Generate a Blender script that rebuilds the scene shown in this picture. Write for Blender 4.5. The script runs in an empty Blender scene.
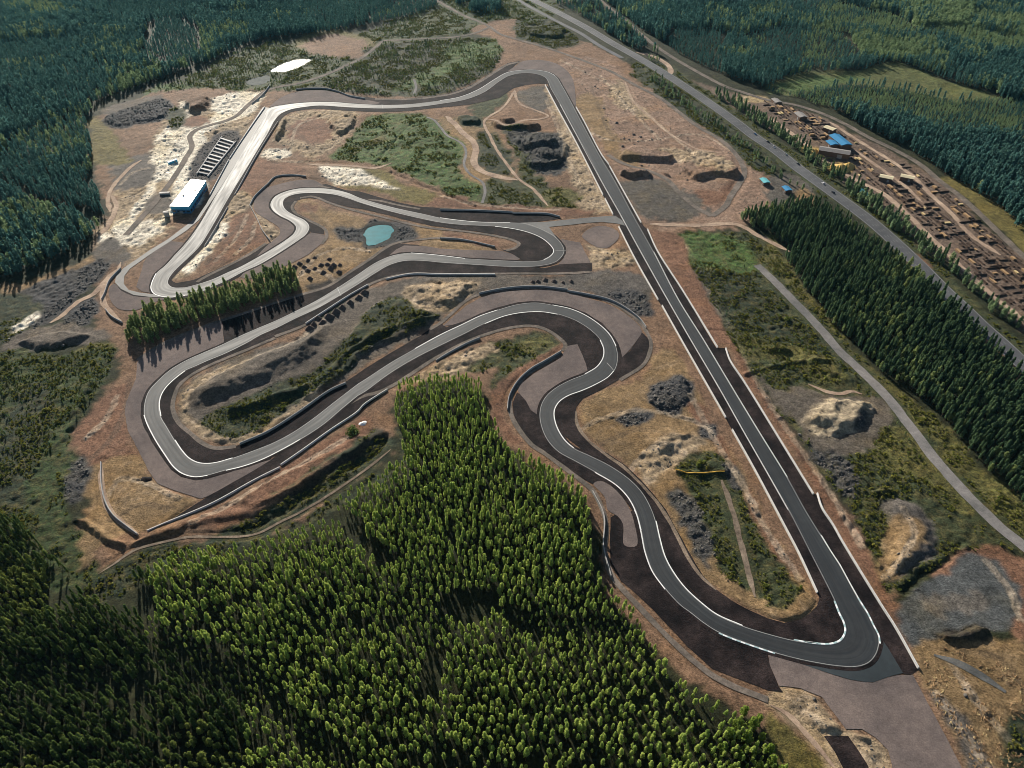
import bpy, bmesh, math, random
import numpy as np
from mathutils import Vector, Matrix
from mathutils.geometry import tessellate_polygon

scene = bpy.context.scene
COL = scene.collection
R = math.radians
# ------------------------------------------------------------------ survey frame
# Camera: 400 m above flat ground, 42 degrees down. The map of the site was surveyed
# from the photograph; G turns a map reading into a point on the ground (metres).
PITCH, FPX, HCAM = R(42.0), 705.0, 400.0
SP, CP = math.sin(PITCH), math.cos(PITCH)
def G(u, v, z=0.0):
    dx, dy = u - 512.0, 384.0 - v
    t = (HCAM - z) / (FPX * SP - dy * CP)
    return (dx * t, (FPX * CP + dy * SP) * t)
def GA(pts):
    return np.array([G(*p) for p in pts], float)
SUN_AZ, SUN_EL = R(-23.0), R(22.0)      # azimuth from +Y towards +X

# ------------------------------------------------------------------ tagging
def tag(o, label=None, cat=None, group=None, kind=None):
    if label: o['label'] = label
    if cat: o['category'] = cat
    if group: o['group'] = group
    if kind: o['kind'] = kind
    return o
def link(name, me, mat=None, parent=None, kind=None):
    if mat is not None:
        for m in (mat if isinstance(mat, (list, tuple)) else [mat]):
            me.materials.append(m)
    o = bpy.data.objects.new(name, me)
    COL.objects.link(o)
    if parent: o.parent = parent
    if kind: o['kind'] = kind
    return o
def empty(name, loc=(0, 0, 0), rz=0):
    o = bpy.data.objects.new(name, None)
    COL.objects.link(o)
    o.location = loc
    o.rotation_euler = (0, 0, rz)
    o.empty_display_size = 1
    return o
def copy_tree(o, parent=None):
    c = o.copy(); COL.objects.link(c)
    if parent: c.parent = parent
    for ch in list(o.children):
        copy_tree(ch, c)
    return c
def mesh_pydata(name, v, f, smooth=False):
    me = bpy.data.meshes.new(name)
    me.from_pydata([tuple(map(float, p)) for p in v], [], f)
    me.update()
    if smooth:
        me.polygons.foreach_set('use_smooth', [True] * len(me.polygons))
    return me

# ------------------------------------------------------------------ noise
def vnoise(x, y, scale, seed):
    x = np.asarray(x) / scale; y = np.asarray(y) / scale
    xi = np.floor(x).astype(np.int64); yi = np.floor(y).astype(np.int64)
    fx = x - xi; fy = y - yi
    fx = fx * fx * (3 - 2 * fx); fy = fy * fy * (3 - 2 * fy)
    def h(a, b):
        n = (a * 374761393 + b * 668265263 + seed * 1274126177) & 0xffffffff
        n = ((n ^ (n >> 13)) * 1274126177) & 0xffffffff
        n = n ^ (n >> 16)
        return (n & 0xffff) / 65535.0
    a = h(xi, yi); b = h(xi + 1, yi); c = h(xi, yi + 1); d = h(xi + 1, yi + 1)
    return (a * (1 - fx) + b * fx) * (1 - fy) + (c * (1 - fx) + d * fx) * fy
def fbm(x, y, scale, seed, octv=4):
    s = 0; amp = 1; tot = 0
    for k in range(octv):
        s = s + amp * vnoise(x, y, scale / (2 ** k), seed + 17 * k); tot += amp; amp *= .5
    return s / tot * 2 - 1

# ------------------------------------------------------------------ curves
def catmull(P, closed=False, step=3.0):
    P = np.asarray(P, float); n = len(P)
    if n < 3: return P
    out = []
    rng = range(n if closed else n - 1)
    for i in rng:
        p1 = P[i]; p2 = P[(i + 1) % n]
        p0 = P[(i - 1) % n] if (closed or i > 0) else 2 * p1 - p2
        p3 = P[(i + 2) % n] if (closed or i + 2 < n) else 2 * p2 - p1
        d = np.linalg.norm(p2 - p1)
        # centripetal
        t0 = 0; t1 = t0 + max(np.linalg.norm(p1 - p0), 1e-3) ** .5
        t2 = t1 + max(d, 1e-3) ** .5; t3 = t2 + max(np.linalg.norm(p3 - p2), 1e-3) ** .5
        k = max(1, int(math.ceil(d / step)))
        for j in range(k):
            t = t1 + (t2 - t1) * j / k
            A1 = (t1 - t) / (t1 - t0) * p0 + (t - t0) / (t1 - t0) * p1
            A2 = (t2 - t) / (t2 - t1) * p1 + (t - t1) / (t2 - t1) * p2
            A3 = (t3 - t) / (t3 - t2) * p2 + (t - t2) / (t3 - t2) * p3
            B1 = (t2 - t) / (t2 - t0) * A1 + (t - t0) / (t2 - t0) * A2
            B2 = (t3 - t) / (t3 - t1) * A2 + (t - t1) / (t3 - t1) * A3
            out.append((t2 - t) / (t2 - t1) * B1 + (t - t1) / (t2 - t1) * B2)
    if not closed: out.append(P[-1])
    return np.array(out)
def resub(P, step, closed=True):
    P = np.asarray(P, float); out = []
    n = len(P)
    for i in range(n if closed else n - 1):
        a = P[i]; b = P[(i + 1) % n]
        k = max(1, int(np.linalg.norm(b - a) / step))
        for j in range(k): out.append(a + (b - a) * j / k)
    if not closed: out.append(P[-1])
    return np.array(out)
def rough(P, amp, scale, seed):
    return P + np.stack([fbm(P[:, 0], P[:, 1], scale, seed), fbm(P[:, 0], P[:, 1], scale, seed + 91)], 1) * amp
def normals(P):
    d = np.gradient(P, axis=0)
    d /= np.maximum(np.linalg.norm(d, axis=1), 1e-6)[:, None]
    return np.stack([-d[:, 1], d[:, 0]], 1)
def arclen(P):
    return np.concatenate([[0], np.cumsum(np.linalg.norm(np.diff(P, axis=0), axis=1))])
def evenly(P, step):
    s = arclen(P); n = max(2, int(s[-1] / step) + 1)
    t = np.linspace(0, s[-1], n)
    return np.stack([np.interp(t, s, P[:, 0]), np.interp(t, s, P[:, 1])], 1)

def poly_mesh(name, polys, z):
    V = []; F = []
    for P in polys:
        b = len(V)
        vv = [Vector((p[0], p[1], 0)) for p in P]
        V += [(p[0], p[1], z) for p in P]
        for t in tessellate_polygon([vv]):
            a, c, d = (P[t[0]], P[t[1]], P[t[2]])
            cr = (c[0] - a[0]) * (d[1] - a[1]) - (c[1] - a[1]) * (d[0] - a[0])
            t = tuple(t) if cr > 0 else (t[0], t[2], t[1])
            F.append(tuple(b + i for i in t))
    return mesh_pydata(name, V, F)
def ribbon_mesh(name, P, w, z, wob=0, seed=1, off=0, taper=0):
    P = np.asarray(P); N = normals(P)
    wl = np.full(len(P), w / 2.); wr = np.full(len(P), w / 2.)
    if taper:
        s_ = arclen(P); t_ = np.clip(np.minimum(s_, s_[-1] - s_) / taper, .12, 1) ** .6; wl = wl * t_; wr = wr * t_
    if wob:
        wl = wl + wob * fbm(P[:, 0], P[:, 1], 9, seed); wr = wr + wob * fbm(P[:, 0], P[:, 1], 9, seed + 5)
    A = P + N * (wl + off)[:, None]; B = P - N * (wr - off)[:, None]
    n = len(P)
    V = [(a[0], a[1], z) for a in A] + [(b[0], b[1], z) for b in B]
    F = [(n + i, n + i + 1, i + 1, i) for i in range(n - 1)]
    me = mesh_pydata(name, V, F)
    uv = me.uv_layers.new(name='UVMap'); s = arclen(P)
    for poly in me.polygons:
        for li in poly.loop_indices:
            vi = me.loops[li].vertex_index
            uv.data[li].uv = (s[vi % n], 0 if vi < n else w)
    return me
def extrude_strip(name, P, w, h, z0=0.0, gap=0, seglen=0):
    """a low wall along P: box section with bevelled top, cut into blocks"""
    P = evenly(np.asarray(P), 2.0); N = normals(P); n = len(P)
    prof = [(-w / 2, z0), (-w / 2 * .72, h * .45), (-w / 2 * .55, h), (w / 2 * .55, h), (w / 2 * .72, h * .45), (w / 2, z0)]
    V = []; F = []; m = len(prof)
    for i in range(n):
        for (o, zz) in prof:
            V.append((P[i, 0] + N[i, 0] * o, P[i, 1] + N[i, 1] * o, zz))
    for i in range(n - 1):
        for k in range(m - 1):
            F.append((i * m + k, (i + 1) * m + k, (i + 1) * m + k + 1, i * m + k + 1))
    F.append(tuple(range(m))); F.append(tuple((n - 1) * m + k for k in reversed(range(m))))
    return mesh_pydata(name, V, F)

# ------------------------------------------------------------------ materials
def newmat(name):
    m = bpy.data.materials.new(name); m.use_nodes = True
    nt = m.node_tree; nt.nodes.clear()
    out = nt.nodes.new('ShaderNodeOutputMaterial')
    return m, nt, out
def N_(nt, t, **kw):
    n = nt.nodes.new(t)
    for k, v in kw.items():
        if k in n.inputs: n.inputs[k].default_value = v
        else: setattr(n, k, v)
    return n
def noise_node(nt, vec, scale, detail=4, rough_=.6, dist=0):
    n = N_(nt, 'ShaderNodeTexNoise'); n.inputs['Scale'].default_value = scale
    n.inputs['Detail'].default_value = detail; n.inputs['Roughness'].default_value = rough_
    n.inputs['Distortion'].default_value = dist
    nt.links.new(vec, n.inputs['Vector']); return n
def maprange(nt, val, a, b, c, d):
    n = N_(nt, 'ShaderNodeMapRange'); nt.links.new(val, n.inputs['Value'])
    for k, x in zip(('From Min', 'From Max', 'To Min', 'To Max'), (a, b, c, d)): n.inputs[k].default_value = x
    return n.outputs['Result']
def mixcol(nt, fac, a, b, mode='MIX'):
    n = nt.nodes.new('ShaderNodeMix'); n.data_type = 'RGBA'; n.blend_type = mode
    for sock, val in ((n.inputs[0], fac), (n.inputs[6], a), (n.inputs[7], b)):
        if hasattr(val, 'default_value') or isinstance(val, bpy.types.NodeSocket): nt.links.new(val, sock)
        elif isinstance(val, (int, float)): sock.default_value = val
        else: sock.default_value = (*val, 1)
    return n.outputs[2]
def math_(nt, op, a, b=None):
    n = nt.nodes.new('ShaderNodeMath'); n.operation = op
    for i, val in enumerate((a, b)):
        if val is None: continue
        if isinstance(val, bpy.types.NodeSocket): nt.links.new(val, n.inputs[i])
        else: n.inputs[i].default_value = val
    return n.outputs[0]
def mottled(name, col, col2=None, scales=((.03, .5), (.25, .5), (1.2, .4)), rough_=.9, spec=.3, bump=0, bumpscale=.8, stretch=None):
    """one-material surface: two tones of the stuff mixed by noise, brightness mottled at several sizes"""
    m, nt, out = newmat(name)
    tc = N_(nt, 'ShaderNodeTexCoord'); vec = tc.outputs['Object']
    if stretch:
        mp = N_(nt, 'ShaderNodeMapping'); mp.inputs['Rotation'].default_value = (0, 0, stretch[0]); mp.inputs['Scale'].default_value = (stretch[1], stretch[2], 1)
        nt.links.new(vec, mp.inputs['Vector']); vec = mp.outputs['Vector']
    c = None
    n0 = noise_node(nt, vec, scales[0][0], 5, .6)
    f = maprange(nt, n0.outputs['Fac'], .35, .65, 0, 1)
    c = mixcol(nt, f, col, col2 or col)
    for s, a in scales:
        n = noise_node(nt, vec, s, 4, .65)
        k = maprange(nt, n.outputs['Fac'], .25, .75, 1 - a, 1 + a)
        hs = N_(nt, 'ShaderNodeVectorMath', operation='SCALE'); nt.links.new(c, hs.inputs[0]); nt.links.new(k, hs.inputs['Scale'])
        c = hs.outputs[0]
    b = N_(nt, 'ShaderNodeBsdfPrincipled'); nt.links.new(c, b.inputs['Base Color'])
    b.inputs['Roughness'].default_value = rough_; b.inputs['Specular IOR Level'].default_value = spec
    if bump:
        n = noise_node(nt, vec, bumpscale, 5, .7)
        bp = N_(nt, 'ShaderNodeBump'); bp.inputs['Distance'].default_value = bump; bp.inputs['Strength'].default_value = 1
        nt.links.new(n.outputs['Fac'], bp.inputs['Height']); nt.links.new(bp.outputs['Normal'], b.inputs['Normal'])
    nt.links.new(b.outputs[0], out.inputs[0])
    return m
def foliage(name, c1, c2, c3, transl=.35):
    m, nt, out = newmat(name)
    oi = N_(nt, 'ShaderNodeObjectInfo'); geo = N_(nt, 'ShaderNodeNewGeometry')
    tc = N_(nt, 'ShaderNodeTexCoord')
    a = mixcol(nt, oi.outputs['Random'], c1, c2)
    n = noise_node(nt, tc.outputs['Object'], .55, 3, .6)
    f = maprange(nt, n.outputs['Fac'], .4, .7, 0, .8)
    c = mixcol(nt, f, a, c3)
    # each spray of needles its own tint
    k = maprange(nt, geo.outputs['Random Per Island'], 0, 1, .65, 1.35)
    hs = N_(nt, 'ShaderNodeVectorMath', operation='SCALE'); nt.links.new(c, hs.inputs[0]); nt.links.new(k, hs.inputs['Scale'])
    d = N_(nt, 'ShaderNodeBsdfDiffuse'); t = N_(nt, 'ShaderNodeBsdfTranslucent')
    nt.links.new(hs.outputs[0], d.inputs['Color']); nt.links.new(hs.outputs[0], t.inputs['Color'])
    mx = N_(nt, 'ShaderNodeMixShader'); mx.inputs[0].default_value = transl
    nt.links.new(d.outputs[0], mx.inputs[1]); nt.links.new(t.outputs[0], mx.inputs[2])
    nt.links.new(mx.outputs[0], out.inputs[0])
    return m

M = {}
def asphalt_mat():
    m, nt, out = newmat('asphalt'); uv = N_(nt, 'ShaderNodeUVMap'); tc = N_(nt, 'ShaderNodeTexCoord')
    def along(su, sv, det=3):
        mp = N_(nt, 'ShaderNodeMapping'); mp.inputs['Scale'].default_value = (su, sv, 1); nt.links.new(uv.outputs[0], mp.inputs['Vector'])
        return noise_node(nt, mp.outputs['Vector'], 1.0, det, .6).outputs['Fac']
    c = mixcol(nt, maprange(nt, along(.012, 7), .35, .65, 0, 1), (.018, .022, .026), (.038, .041, .043))
    # rubbered racing line wandering across the width, paving seams, resurfaced patches
    sx = N_(nt, 'ShaderNodeSeparateXYZ'); nt.links.new(uv.outputs[0], sx.inputs[0]); v = sx.outputs['Y']
    cen = maprange(nt, along(.006, 0, 1), .3, .7, .2, .8)
    dist = math_(nt, 'ABSOLUTE', math_(nt, 'SUBTRACT', v, cen))
    c = mixcol(nt, math_(nt, 'MULTIPLY', maprange(nt, dist, .05, .3, 1, 0), .45), c, (.026, .028, .03))
    for s in (.34, .67):
        d = math_(nt, 'ABSOLUTE', math_(nt, 'SUBTRACT', v, s)); c = mixcol(nt, maprange(nt, d, .008, .022, .55, 0), c, (.022, .024, .025))
    for s, a in ((.015, .2), (.15, .16), (1.6, .14)):
        n = noise_node(nt, tc.outputs['Object'], s, 4, .65); k = maprange(nt, n.outputs['Fac'], .25, .75, 1 - a, 1 + a)
        hs = N_(nt, 'ShaderNodeVectorMath', operation='SCALE'); nt.links.new(c, hs.inputs[0]); nt.links.new(k, hs.inputs['Scale']); c = hs.outputs[0]
    b = N_(nt, 'ShaderNodeBsdfPrincipled'); nt.links.new(c, b.inputs['Base Color']); b.inputs['Specular IOR Level'].default_value = .23
    nt.links.new(maprange(nt, along(.02, 5), .3, .7, .56, .7), b.inputs['Roughness'])
    nt.links.new(b.outputs[0], out.inputs[0]); return m
M['asphalt'] = asphalt_mat()
M['asphalt_old'] = mottled('asphalt_old', (.075, .074, .072), (.1, .098, .094), ((.02, .2), (.2, .2), (1.5, .15)), rough_=.7, spec=.3)
M['runoff_asphalt'] = mottled('runoff_asphalt', (.018, .026, .03), (.028, .036, .04), ((.03, .2), (.3, .2), (2, .1)), rough_=.65, spec=.4)
M['dark_soil'] = mottled('dark_soil', (.0065, .0052, .0062), (.028, .02, .019), ((.05, .4), (.3, .5), (1.0, .55)), rough_=.9, spec=.1, bump=.5, bumpscale=.9)
M['gravel'] = mottled('gravel', (.118, .096, .09), (.155, .122, .108), ((.03, .18), (.25, .2), (1.1, .28)), rough_=.95, spec=.15, bump=.2, bumpscale=1.0)
M['service'] = mottled('service_road', (.105, .09, .076), (.165, .135, .112), ((.05, .25), (.4, .3), (1.5, .25)), rough_=.95, spec=.15)
M['gravel_road'] = mottled('gravel_road', (.15, .145, .14), (.2, .185, .175), ((.03, .22), (.25, .25), (1.2, .25)), rough_=.95, spec=.15)
M['pad'] = mottled('grey_pad', (.07,.074,.074), (.12,.115,.105), ((.03, .3), (.2, .4), (1.0, .35)), rough_=.95, spec=.15)
M['path'] = mottled('trodden_path', (.13, .1, .075), (.2, .155, .115), ((.05, .3), (.4, .35), (1.5, .3)), rough_=.95, spec=.1)
M['dirt_road'] = mottled('dirt_road', (.28, .195, .14), (.38, .28, .2), ((.05, .25), (.4, .25), (1.5, .2)), rough_=.95, spec=.2)
M['highway'] = mottled('highway_asphalt', (.05, .053, .06), (.085, .087, .092), ((.02, .15), (.2, .15), (1.5, .12)), rough_=.75, spec=.3)
M['paint'] = mottled('white_paint', (.78, .78, .76), (.6, .6, .58), ((.1, .2), (.6, .2)), rough_=.6)
M['paint_worn'] = mottled('worn_white_paint', (.3, .3, .29), (.16, .16, .155), ((.08, .3), (.6, .3)), rough_=.7)
M['kerb_white'] = mottled('kerb_white', (.82, .83, .82), (.7, .72, .72), ((.2, .1), (.8, .1)), rough_=.5)
M['kerb_teal'] = mottled('kerb_teal', (.3, .42, .43), (.36, .47, .48), ((.2, .1), (.8, .1)), rough_=.5)
M['concrete'] = mottled('concrete', (.62, .6, .57), (.5, .48, .45), ((.08, .15), (.5, .2)), rough_=.8)
M['concrete_grey'] = mottled('grey_concrete', (.36, .35, .34), (.28, .27, .26), ((.08, .2), (.5, .2)), rough_=.85)
M['bark'] = mottled('bark', (.16, .09, .05), (.1, .07, .05), ((.6, .3), (3, .3)), rough_=.95, spec=.1)
M['rock'] = mottled('rock', (.085, .078, .07), (.15, .132, .112), ((.15, .35), (.8, .4), (3, .3)), rough_=.9, spec=.3)
M['rock_pale'] = mottled('pale_rock', (.48, .4, .28), (.36, .3, .23), ((.2, .35), (.9, .35)), rough_=.9, spec=.3)
M['soil_heap'] = mottled('heap_soil', (.12, .09, .075), (.085, .065, .055), ((.2, .3), (1, .4)), rough_=.95, spec=.2)
M['logs'] = mottled('log_bark', (.05, .036, .03), (.09, .062, .046), ((.3, .3), (1.5, .5)), rough_=.95, spec=.1)
M['boards'] = mottled('sawn_boards', (.4, .25, .12), (.27, .17, .09), ((.2, .2), (1.5, .3)), rough_=.8)
M['board_ends'] = mottled('pale_boards', (.62, .47, .24), (.5, .36, .17), ((.2, .2), (1.5, .2)), rough_=.8)
M['sawdust'] = mottled('sawdust', (.55, .38, .13), (.42, .28, .1), ((.1, .2), (.8, .2)), rough_=.95, spec=.1)
M['roof_white'] = mottled('white_roof', (.84, .83, .8), (.76, .75, .72), ((.05, .06), (.4, .06)), rough_=.35, spec=.5)
M['blue_wall'] = mottled('blue_cladding', (.07, .42, .62), (.06, .38, .58), ((.1, .1), (.8, .1)), rough_=.5)
M['navy_wall'] = mottled('navy_cladding', (.03, .15, .3), (.03, .13, .27), ((.1, .1), (.8, .1)), rough_=.5)
M['glass'] = mottled('window_glass', (.02, .03, .04), (.03, .04, .05), ((.1, .1),), rough_=.08, spec=.6)
M['roof_blue'] = mottled('blue_roof', (.03, .22, .42), (.03, .18, .36), ((.1, .15), (.8, .1)), rough_=.5)
M['roof_teal'] = mottled('teal_roof', (.12, .42, .45), (.1, .36, .4), ((.1, .15), (.8, .1)), rough_=.5)
M['roof_pale'] = mottled('pale_roof', (.72, .62, .4), (.62, .53, .34), ((.1, .1), (.8, .1)), rough_=.5)
M['roof_grey'] = mottled('grey_roof', (.25, .23, .21), (.2, .18, .17), ((.1, .2), (.8, .2)), rough_=.6)
M['shed_wall'] = mottled('shed_wall', (.16, .1, .07), (.12, .08, .06), ((.2, .2), (1, .2)), rough_=.85)
M['car_white'] = mottled('white_car_paint', (.8, .8, .8), None, ((.5, .02),), rough_=.25, spec=.6)
M['car_dark'] = mottled('dark_car_paint', (.02, .022, .028), None, ((.5, .05),), rough_=.25, spec=.6)
M['car_blue'] = mottled('blue_car_paint', (.04, .12, .26), None, ((.5, .05),), rough_=.25, spec=.6)
M['car_grey'] = mottled('grey_car_paint', (.3, .31, .32), None, ((.5, .05),), rough_=.25, spec=.6)
M['tyre'] = mottled('tyre', (.02, .02, .02), None, ((.5, .1),), rough_=.9)
M['yellow_pipe'] = mottled('yellow_pipe', (.75, .42, .06), (.65, .36, .05), ((.2, .1),), rough_=.5)
M['red_box'] = mottled('red_paint', (.5, .05, .03), None, ((.5, .1),), rough_=.5)
M['tarp'] = mottled('white_tarp', (.82, .8, .77), (.7, .68, .65), ((.2, .1), (1, .1)), rough_=.6)
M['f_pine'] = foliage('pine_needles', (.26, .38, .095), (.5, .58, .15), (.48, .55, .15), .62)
M['f_pine_dark'] = foliage('dark_pine_needles', (.06, .12, .075), (.115, .18, .085), (.15, .21, .09), .55)
M['f_strip'] = foliage('strip_needles', (.14, .22, .09), (.27, .34, .12), (.3, .32, .14), .6)
M['f_left'] = foliage('dark_green_needles', (.06, .105, .034), (.13, .18, .05), (.14, .19, .055), .55)  # deeper green of the mixed species in the lower left wood
M['f_left_light'] = foliage('left_wood_birch_leaves', (.16, .2, .055), (.24, .28, .07), (.24, .28, .07), .5)
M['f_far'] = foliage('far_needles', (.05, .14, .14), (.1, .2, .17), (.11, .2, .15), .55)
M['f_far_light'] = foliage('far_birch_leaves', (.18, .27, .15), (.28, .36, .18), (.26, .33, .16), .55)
M['f_broad'] = foliage('birch_leaves', (.15, .23, .035), (.2, .27, .045), (.22, .28, .06), .45)
M['f_heath'] = foliage('heath_leaves', (.07, .1, .022), (.2, .18, .04), (.2, .2, .045), .35)

def water_mat(name, col, rgh, bump):
    m, nt, out = newmat(name)
    tc = N_(nt, 'ShaderNodeTexCoord')
    b = N_(nt, 'ShaderNodeBsdfPrincipled'); b.inputs['Roughness'].default_value = rgh
    n0 = noise_node(nt, tc.outputs['Object'], .12, 3)
    c = mixcol(nt, maprange(nt, n0.outputs['Fac'], .3, .7, 0, 1), col, tuple(x * .7 for x in col))
    nt.links.new(c, b.inputs['Base Color']); b.inputs['IOR'].default_value = 1.33; b.inputs['Specular IOR Level'].default_value = .5 if name == 'bright_water' else .06
    n = noise_node(nt, tc.outputs['Object'], 1.1, 4)
    bp = N_(nt, 'ShaderNodeBump'); bp.inputs['Distance'].default_value = bump
    nt.links.new(n.outputs['Fac'], bp.inputs['Height']); nt.links.new(bp.outputs['Normal'], b.inputs['Normal'])
    nt.links.new(b.outputs[0], out.inputs[0]); return m
M['pond_teal'] = water_mat('turquoise_water', (.007, .18, .21), .5, .02)
M['pond_grey'] = mottled('silty_water', (.1, .115, .11), (.14, .145, .13), ((.05, .2), (.3, .2)), rough_=.9, spec=.08)
M['pond_pale'] = water_mat('bright_water', (.2, .2, .18), .22, .12)
# ------------------------------------------------------------------ the circuit, surveyed edge by edge (map readings)
# each segment: (left edge, right edge) running the same way
TRACK = []
TRACK.append((  # hairpin and the long straight, going away
 [(845,630.6),(843.7,622.5),(839.4,613.7),(833.7,600),(811,555),(788,510),(767.5,473.7),(742.5,430),(720,390),(690.6,340),(667.5,300),(640.6,252),(618.7,212),(602.5,183.5),(588.7,156),(573.7,130),(560,104.5),(551,89),(545,77.5),(537.5,74.4),(525,73),(510,75.6),(500,81),(483.7,92.5),(465,99.7),(440,104),(426,106),(407.5,107.7),(382.5,108.5),(351,107.5),(320,105.6),(307.5,106.6),(291,109.4),(281,113.7),(275,120),(267.5,133.7),(260,146),(245,171),(230,195.6),(208.7,232.5),(200,246),(187.5,258.7),(175,270.6),(169,278.7),(168.4,284),(173.7,287.5),(185,287.6)],
 [(879.7,643.7),(878.7,635),(873.7,625.6),(867.5,613),(862.5,605.6),(840,565),(821,535),(805.6,510),(787.5,477.5),(758,430),(733.7,390),(703.7,340),(678.7,300),(653.7,251.7),(633.7,216),(615,181),(600,156),(582.5,123.7),(568.7,97.5),(562.5,86.5),(555,75.6),(547.5,72),(535,70),(520,70.4),(507.5,72.5),(493.7,80),(477.5,90),(458.7,97.3),(440,100.6),(426,102.5),(407.5,104.4),(382.5,105),(351,103.5),(338,102.4),(322.5,102),(307.5,102.5),(287.5,104.4),(270,108),(263.7,117.5),(253.7,133.7),(237.5,161),(216,195.6),(200,223.7),(186,243),(175,255),(166,265),(156,273.7),(152,282.5),(151,288.7),(155,294.5),(168.7,297.5)]))
TRACK.append((  # esses past the strip of trees, then the arm out to the teardrop hairpin
 [(185,287.6),(197.5,284.4),(212.5,279.4),(228,272.3),(240,267),(257.5,257.5),(272.5,248.7),(286,240),(293.7,233.7),(296,227),(290,221),(280,216),(272.5,210),(270.6,203.7),(276,196),(287.5,191),(300,188.5),(313.7,188),(332.5,189.4),(348,193),(361,198.4),(392.5,207.3),(424,214.2),(440,217.8),(458,220.2),(477.5,222),(512.5,222.7),(527.5,224),(540,228.5),(552,234.5),(560,241.5),(564.4,250),(562.5,256),(555,262.5),(540,266),(515,267),(477.5,265),(440,262.6),(424,261),(405,261),(390,265),(372.5,275)],
 [(168.7,297.5),(187.5,295.6),(200,292.5),(212.5,287),(228,280),(245,271),(257.5,265.6),(270,258.7),(282.5,251),(297.5,241),(306,234.5),(309.4,227),(305,220.6),(295,215.6),(286,210),(283,203.7),(285,198.7),(292.5,195),(307.5,193),(332.5,194.4),(348,198.5),(361,203),(392.5,212),(424,219.4),(440,222.5),(458,224.6),(477.5,225.6),(495,226.5),(512.5,228.7),(530,233),(542.5,238.7),(551,246),(553.6,251),(551,255.6),(543.7,260),(527.5,261.5),(502.5,260.6),(465,258.5),(436,255),(411,253),(392.5,255.6),(376,262.5),(359,273.7)]))
TRACK.append((  # down to the broad left bend
 [(372.5,275),(365,280),(340,295.6),(317.5,308.5),(296,318.4),(277.5,327.7),(260,335.5),(248,342.5),(226,353.4),(207.5,361),(195,366.6),(185,371),(175,378.7),(166,387.5),(161,396),(159.4,405),(161,416),(167.5,427.5),(175,440),(182.5,451),(190,458.7),(200,463),(213.7,463),(232.5,458),(255,450),(273.7,442.5),(292.5,432.5),(311,420),(336,400.6),(358,383.7)],
 [(359,273.7),(341,285.6),(317.5,300),(296,311),(275,321),(256,329),(240,336),(220,345.6),(201,353.7),(185,361),(170,370),(157.5,381),(148.7,391),(144.6,402.5),(144,415),(147,423.7),(155,439.4),(165,455),(173.7,467),(182.5,473.7),(195,477),(207.5,475.6),(226,470.5),(242.5,466.5),(261,460),(286,447.5),(307.5,435.6),(325,423.7),(342.5,408.7),(358,396)]))
TRACK.append((  # up and round the second big bend, back to the front hairpin
 [(358,383.7),(365,379.4),(390,363),(415,348.7),(440,335),(463.7,323.8),(480,316),(497.5,310),(517.5,304.4),(536,302.7),(552.5,305),(570,308.7),(585,315),(600,325),(610,335),(616,346),(618,356),(616.8,366),(613.7,372),(607.5,378),(592.5,386),(581,391),(568.7,395.5),(559.4,401.6),(554.4,410.4),(555,421),(559.6,432.5),(566,441.5),(573.7,448),(590,455.6),(610,465.6),(630,479.4),(642.5,492.5),(651,507.5),(656,521),(660,538.7),(665,556.2),(672.5,570.6),(685,587.5),(702.5,603.7),(716.9,614.4),(742.5,625.6),(771,634.4),(793.7,640),(818,643.5),(830,643.7),(838.7,641.3),(843,637),(845,630.6)],
 [(358,396),(365,392),(390,373.7),(415,358.6),(440,346),(463.7,334.4),(485,323.7),(505,316),(523.7,312.5),(542.5,312),(557.5,314.4),(575,320.6),(590,330),(600,340),(603.6,349),(603,357.5),(600,363),(596,367.5),(585,374),(570,380),(556,387.5),(546,396),(540.6,406),(539.4,417.5),(542.5,431),(548.7,442.5),(558.7,452.5),(576,462),(595,472.5),(615,484.4),(626,495),(633,506),(637,516),(641,532.5),(645,552.5),(652.5,572),(665,589.4),(680,605.6),(690,613),(703.7,623.7),(718.7,633),(746,643.7),(775,653.5),(802.5,660.6),(820,664),(832.5,666),(851,667.5),(861,666.5),(870,662.5),(876.9,653.7),(879.7,643.7)]))

def seg_edges(L, Rr, step=2.5):
    return catmull(GA(L), step=step), catmull(GA(Rr), step=step)

# flat made ground: (name, material, z, smooth?, points)
SHEETS = []
def sheet(name, mat, z, pts, smooth=False, amp=.35): SHEETS.append((name, mat, z, smooth, pts, amp))
ZD, ZG, ZS, ZA = .02, .06, .10, .14
# dark seeded verges along the straight
sheet('dark_verge', 'dark_soil', ZD, [(545,85),(557.5,108.7),(576,142.5),(603,195.4),(613,214.7),(622,223),(619,227),(631,251.6),(640.6,269.5),(658,300),(685.6,348),(725.6,418),(732,430),(755,471),(784,525.6),(798.7,553.7),(817,593),(822,606),(835,603),(817,555),(794,510),(748,430),(696,340),(646,252),(607,183.5),(577,130),(563,104.5),(553,89)])
sheet('dark_verge', 'dark_soil', ZD, [(562,86),(576,107.5),(583.7,121),(602,155.6),(609,165),(641,223),(647.5,229.7),(657.5,251.6),(682.5,290.7),(716,348),(725,348),(730,361),(745,383.7),(777,435.6),(813,494),(818,494),(822,508.7),(833,525.6),(842.5,542.5),(881,605.6),(895,627.5),(918,669.5),(910.6,675),(902.5,673.7),(890,652),(879,633),(862,613),(834,565),(815,535),(799,510),(752,430),(697,340),(648,251.7),(610,181),(578,123.7)])
sheet('runoff', 'runoff_asphalt', ZG+.02, [(880,637),(888,648),(903,673),(895,675),(888,677),(880,680),(873,682.5),(862,681.5),(850,679.5),(833,674.5),(818,669.7),(795,662),(768,654.5),(768,651),(820,663),(851,667),(868,663),(877,653)])
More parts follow.
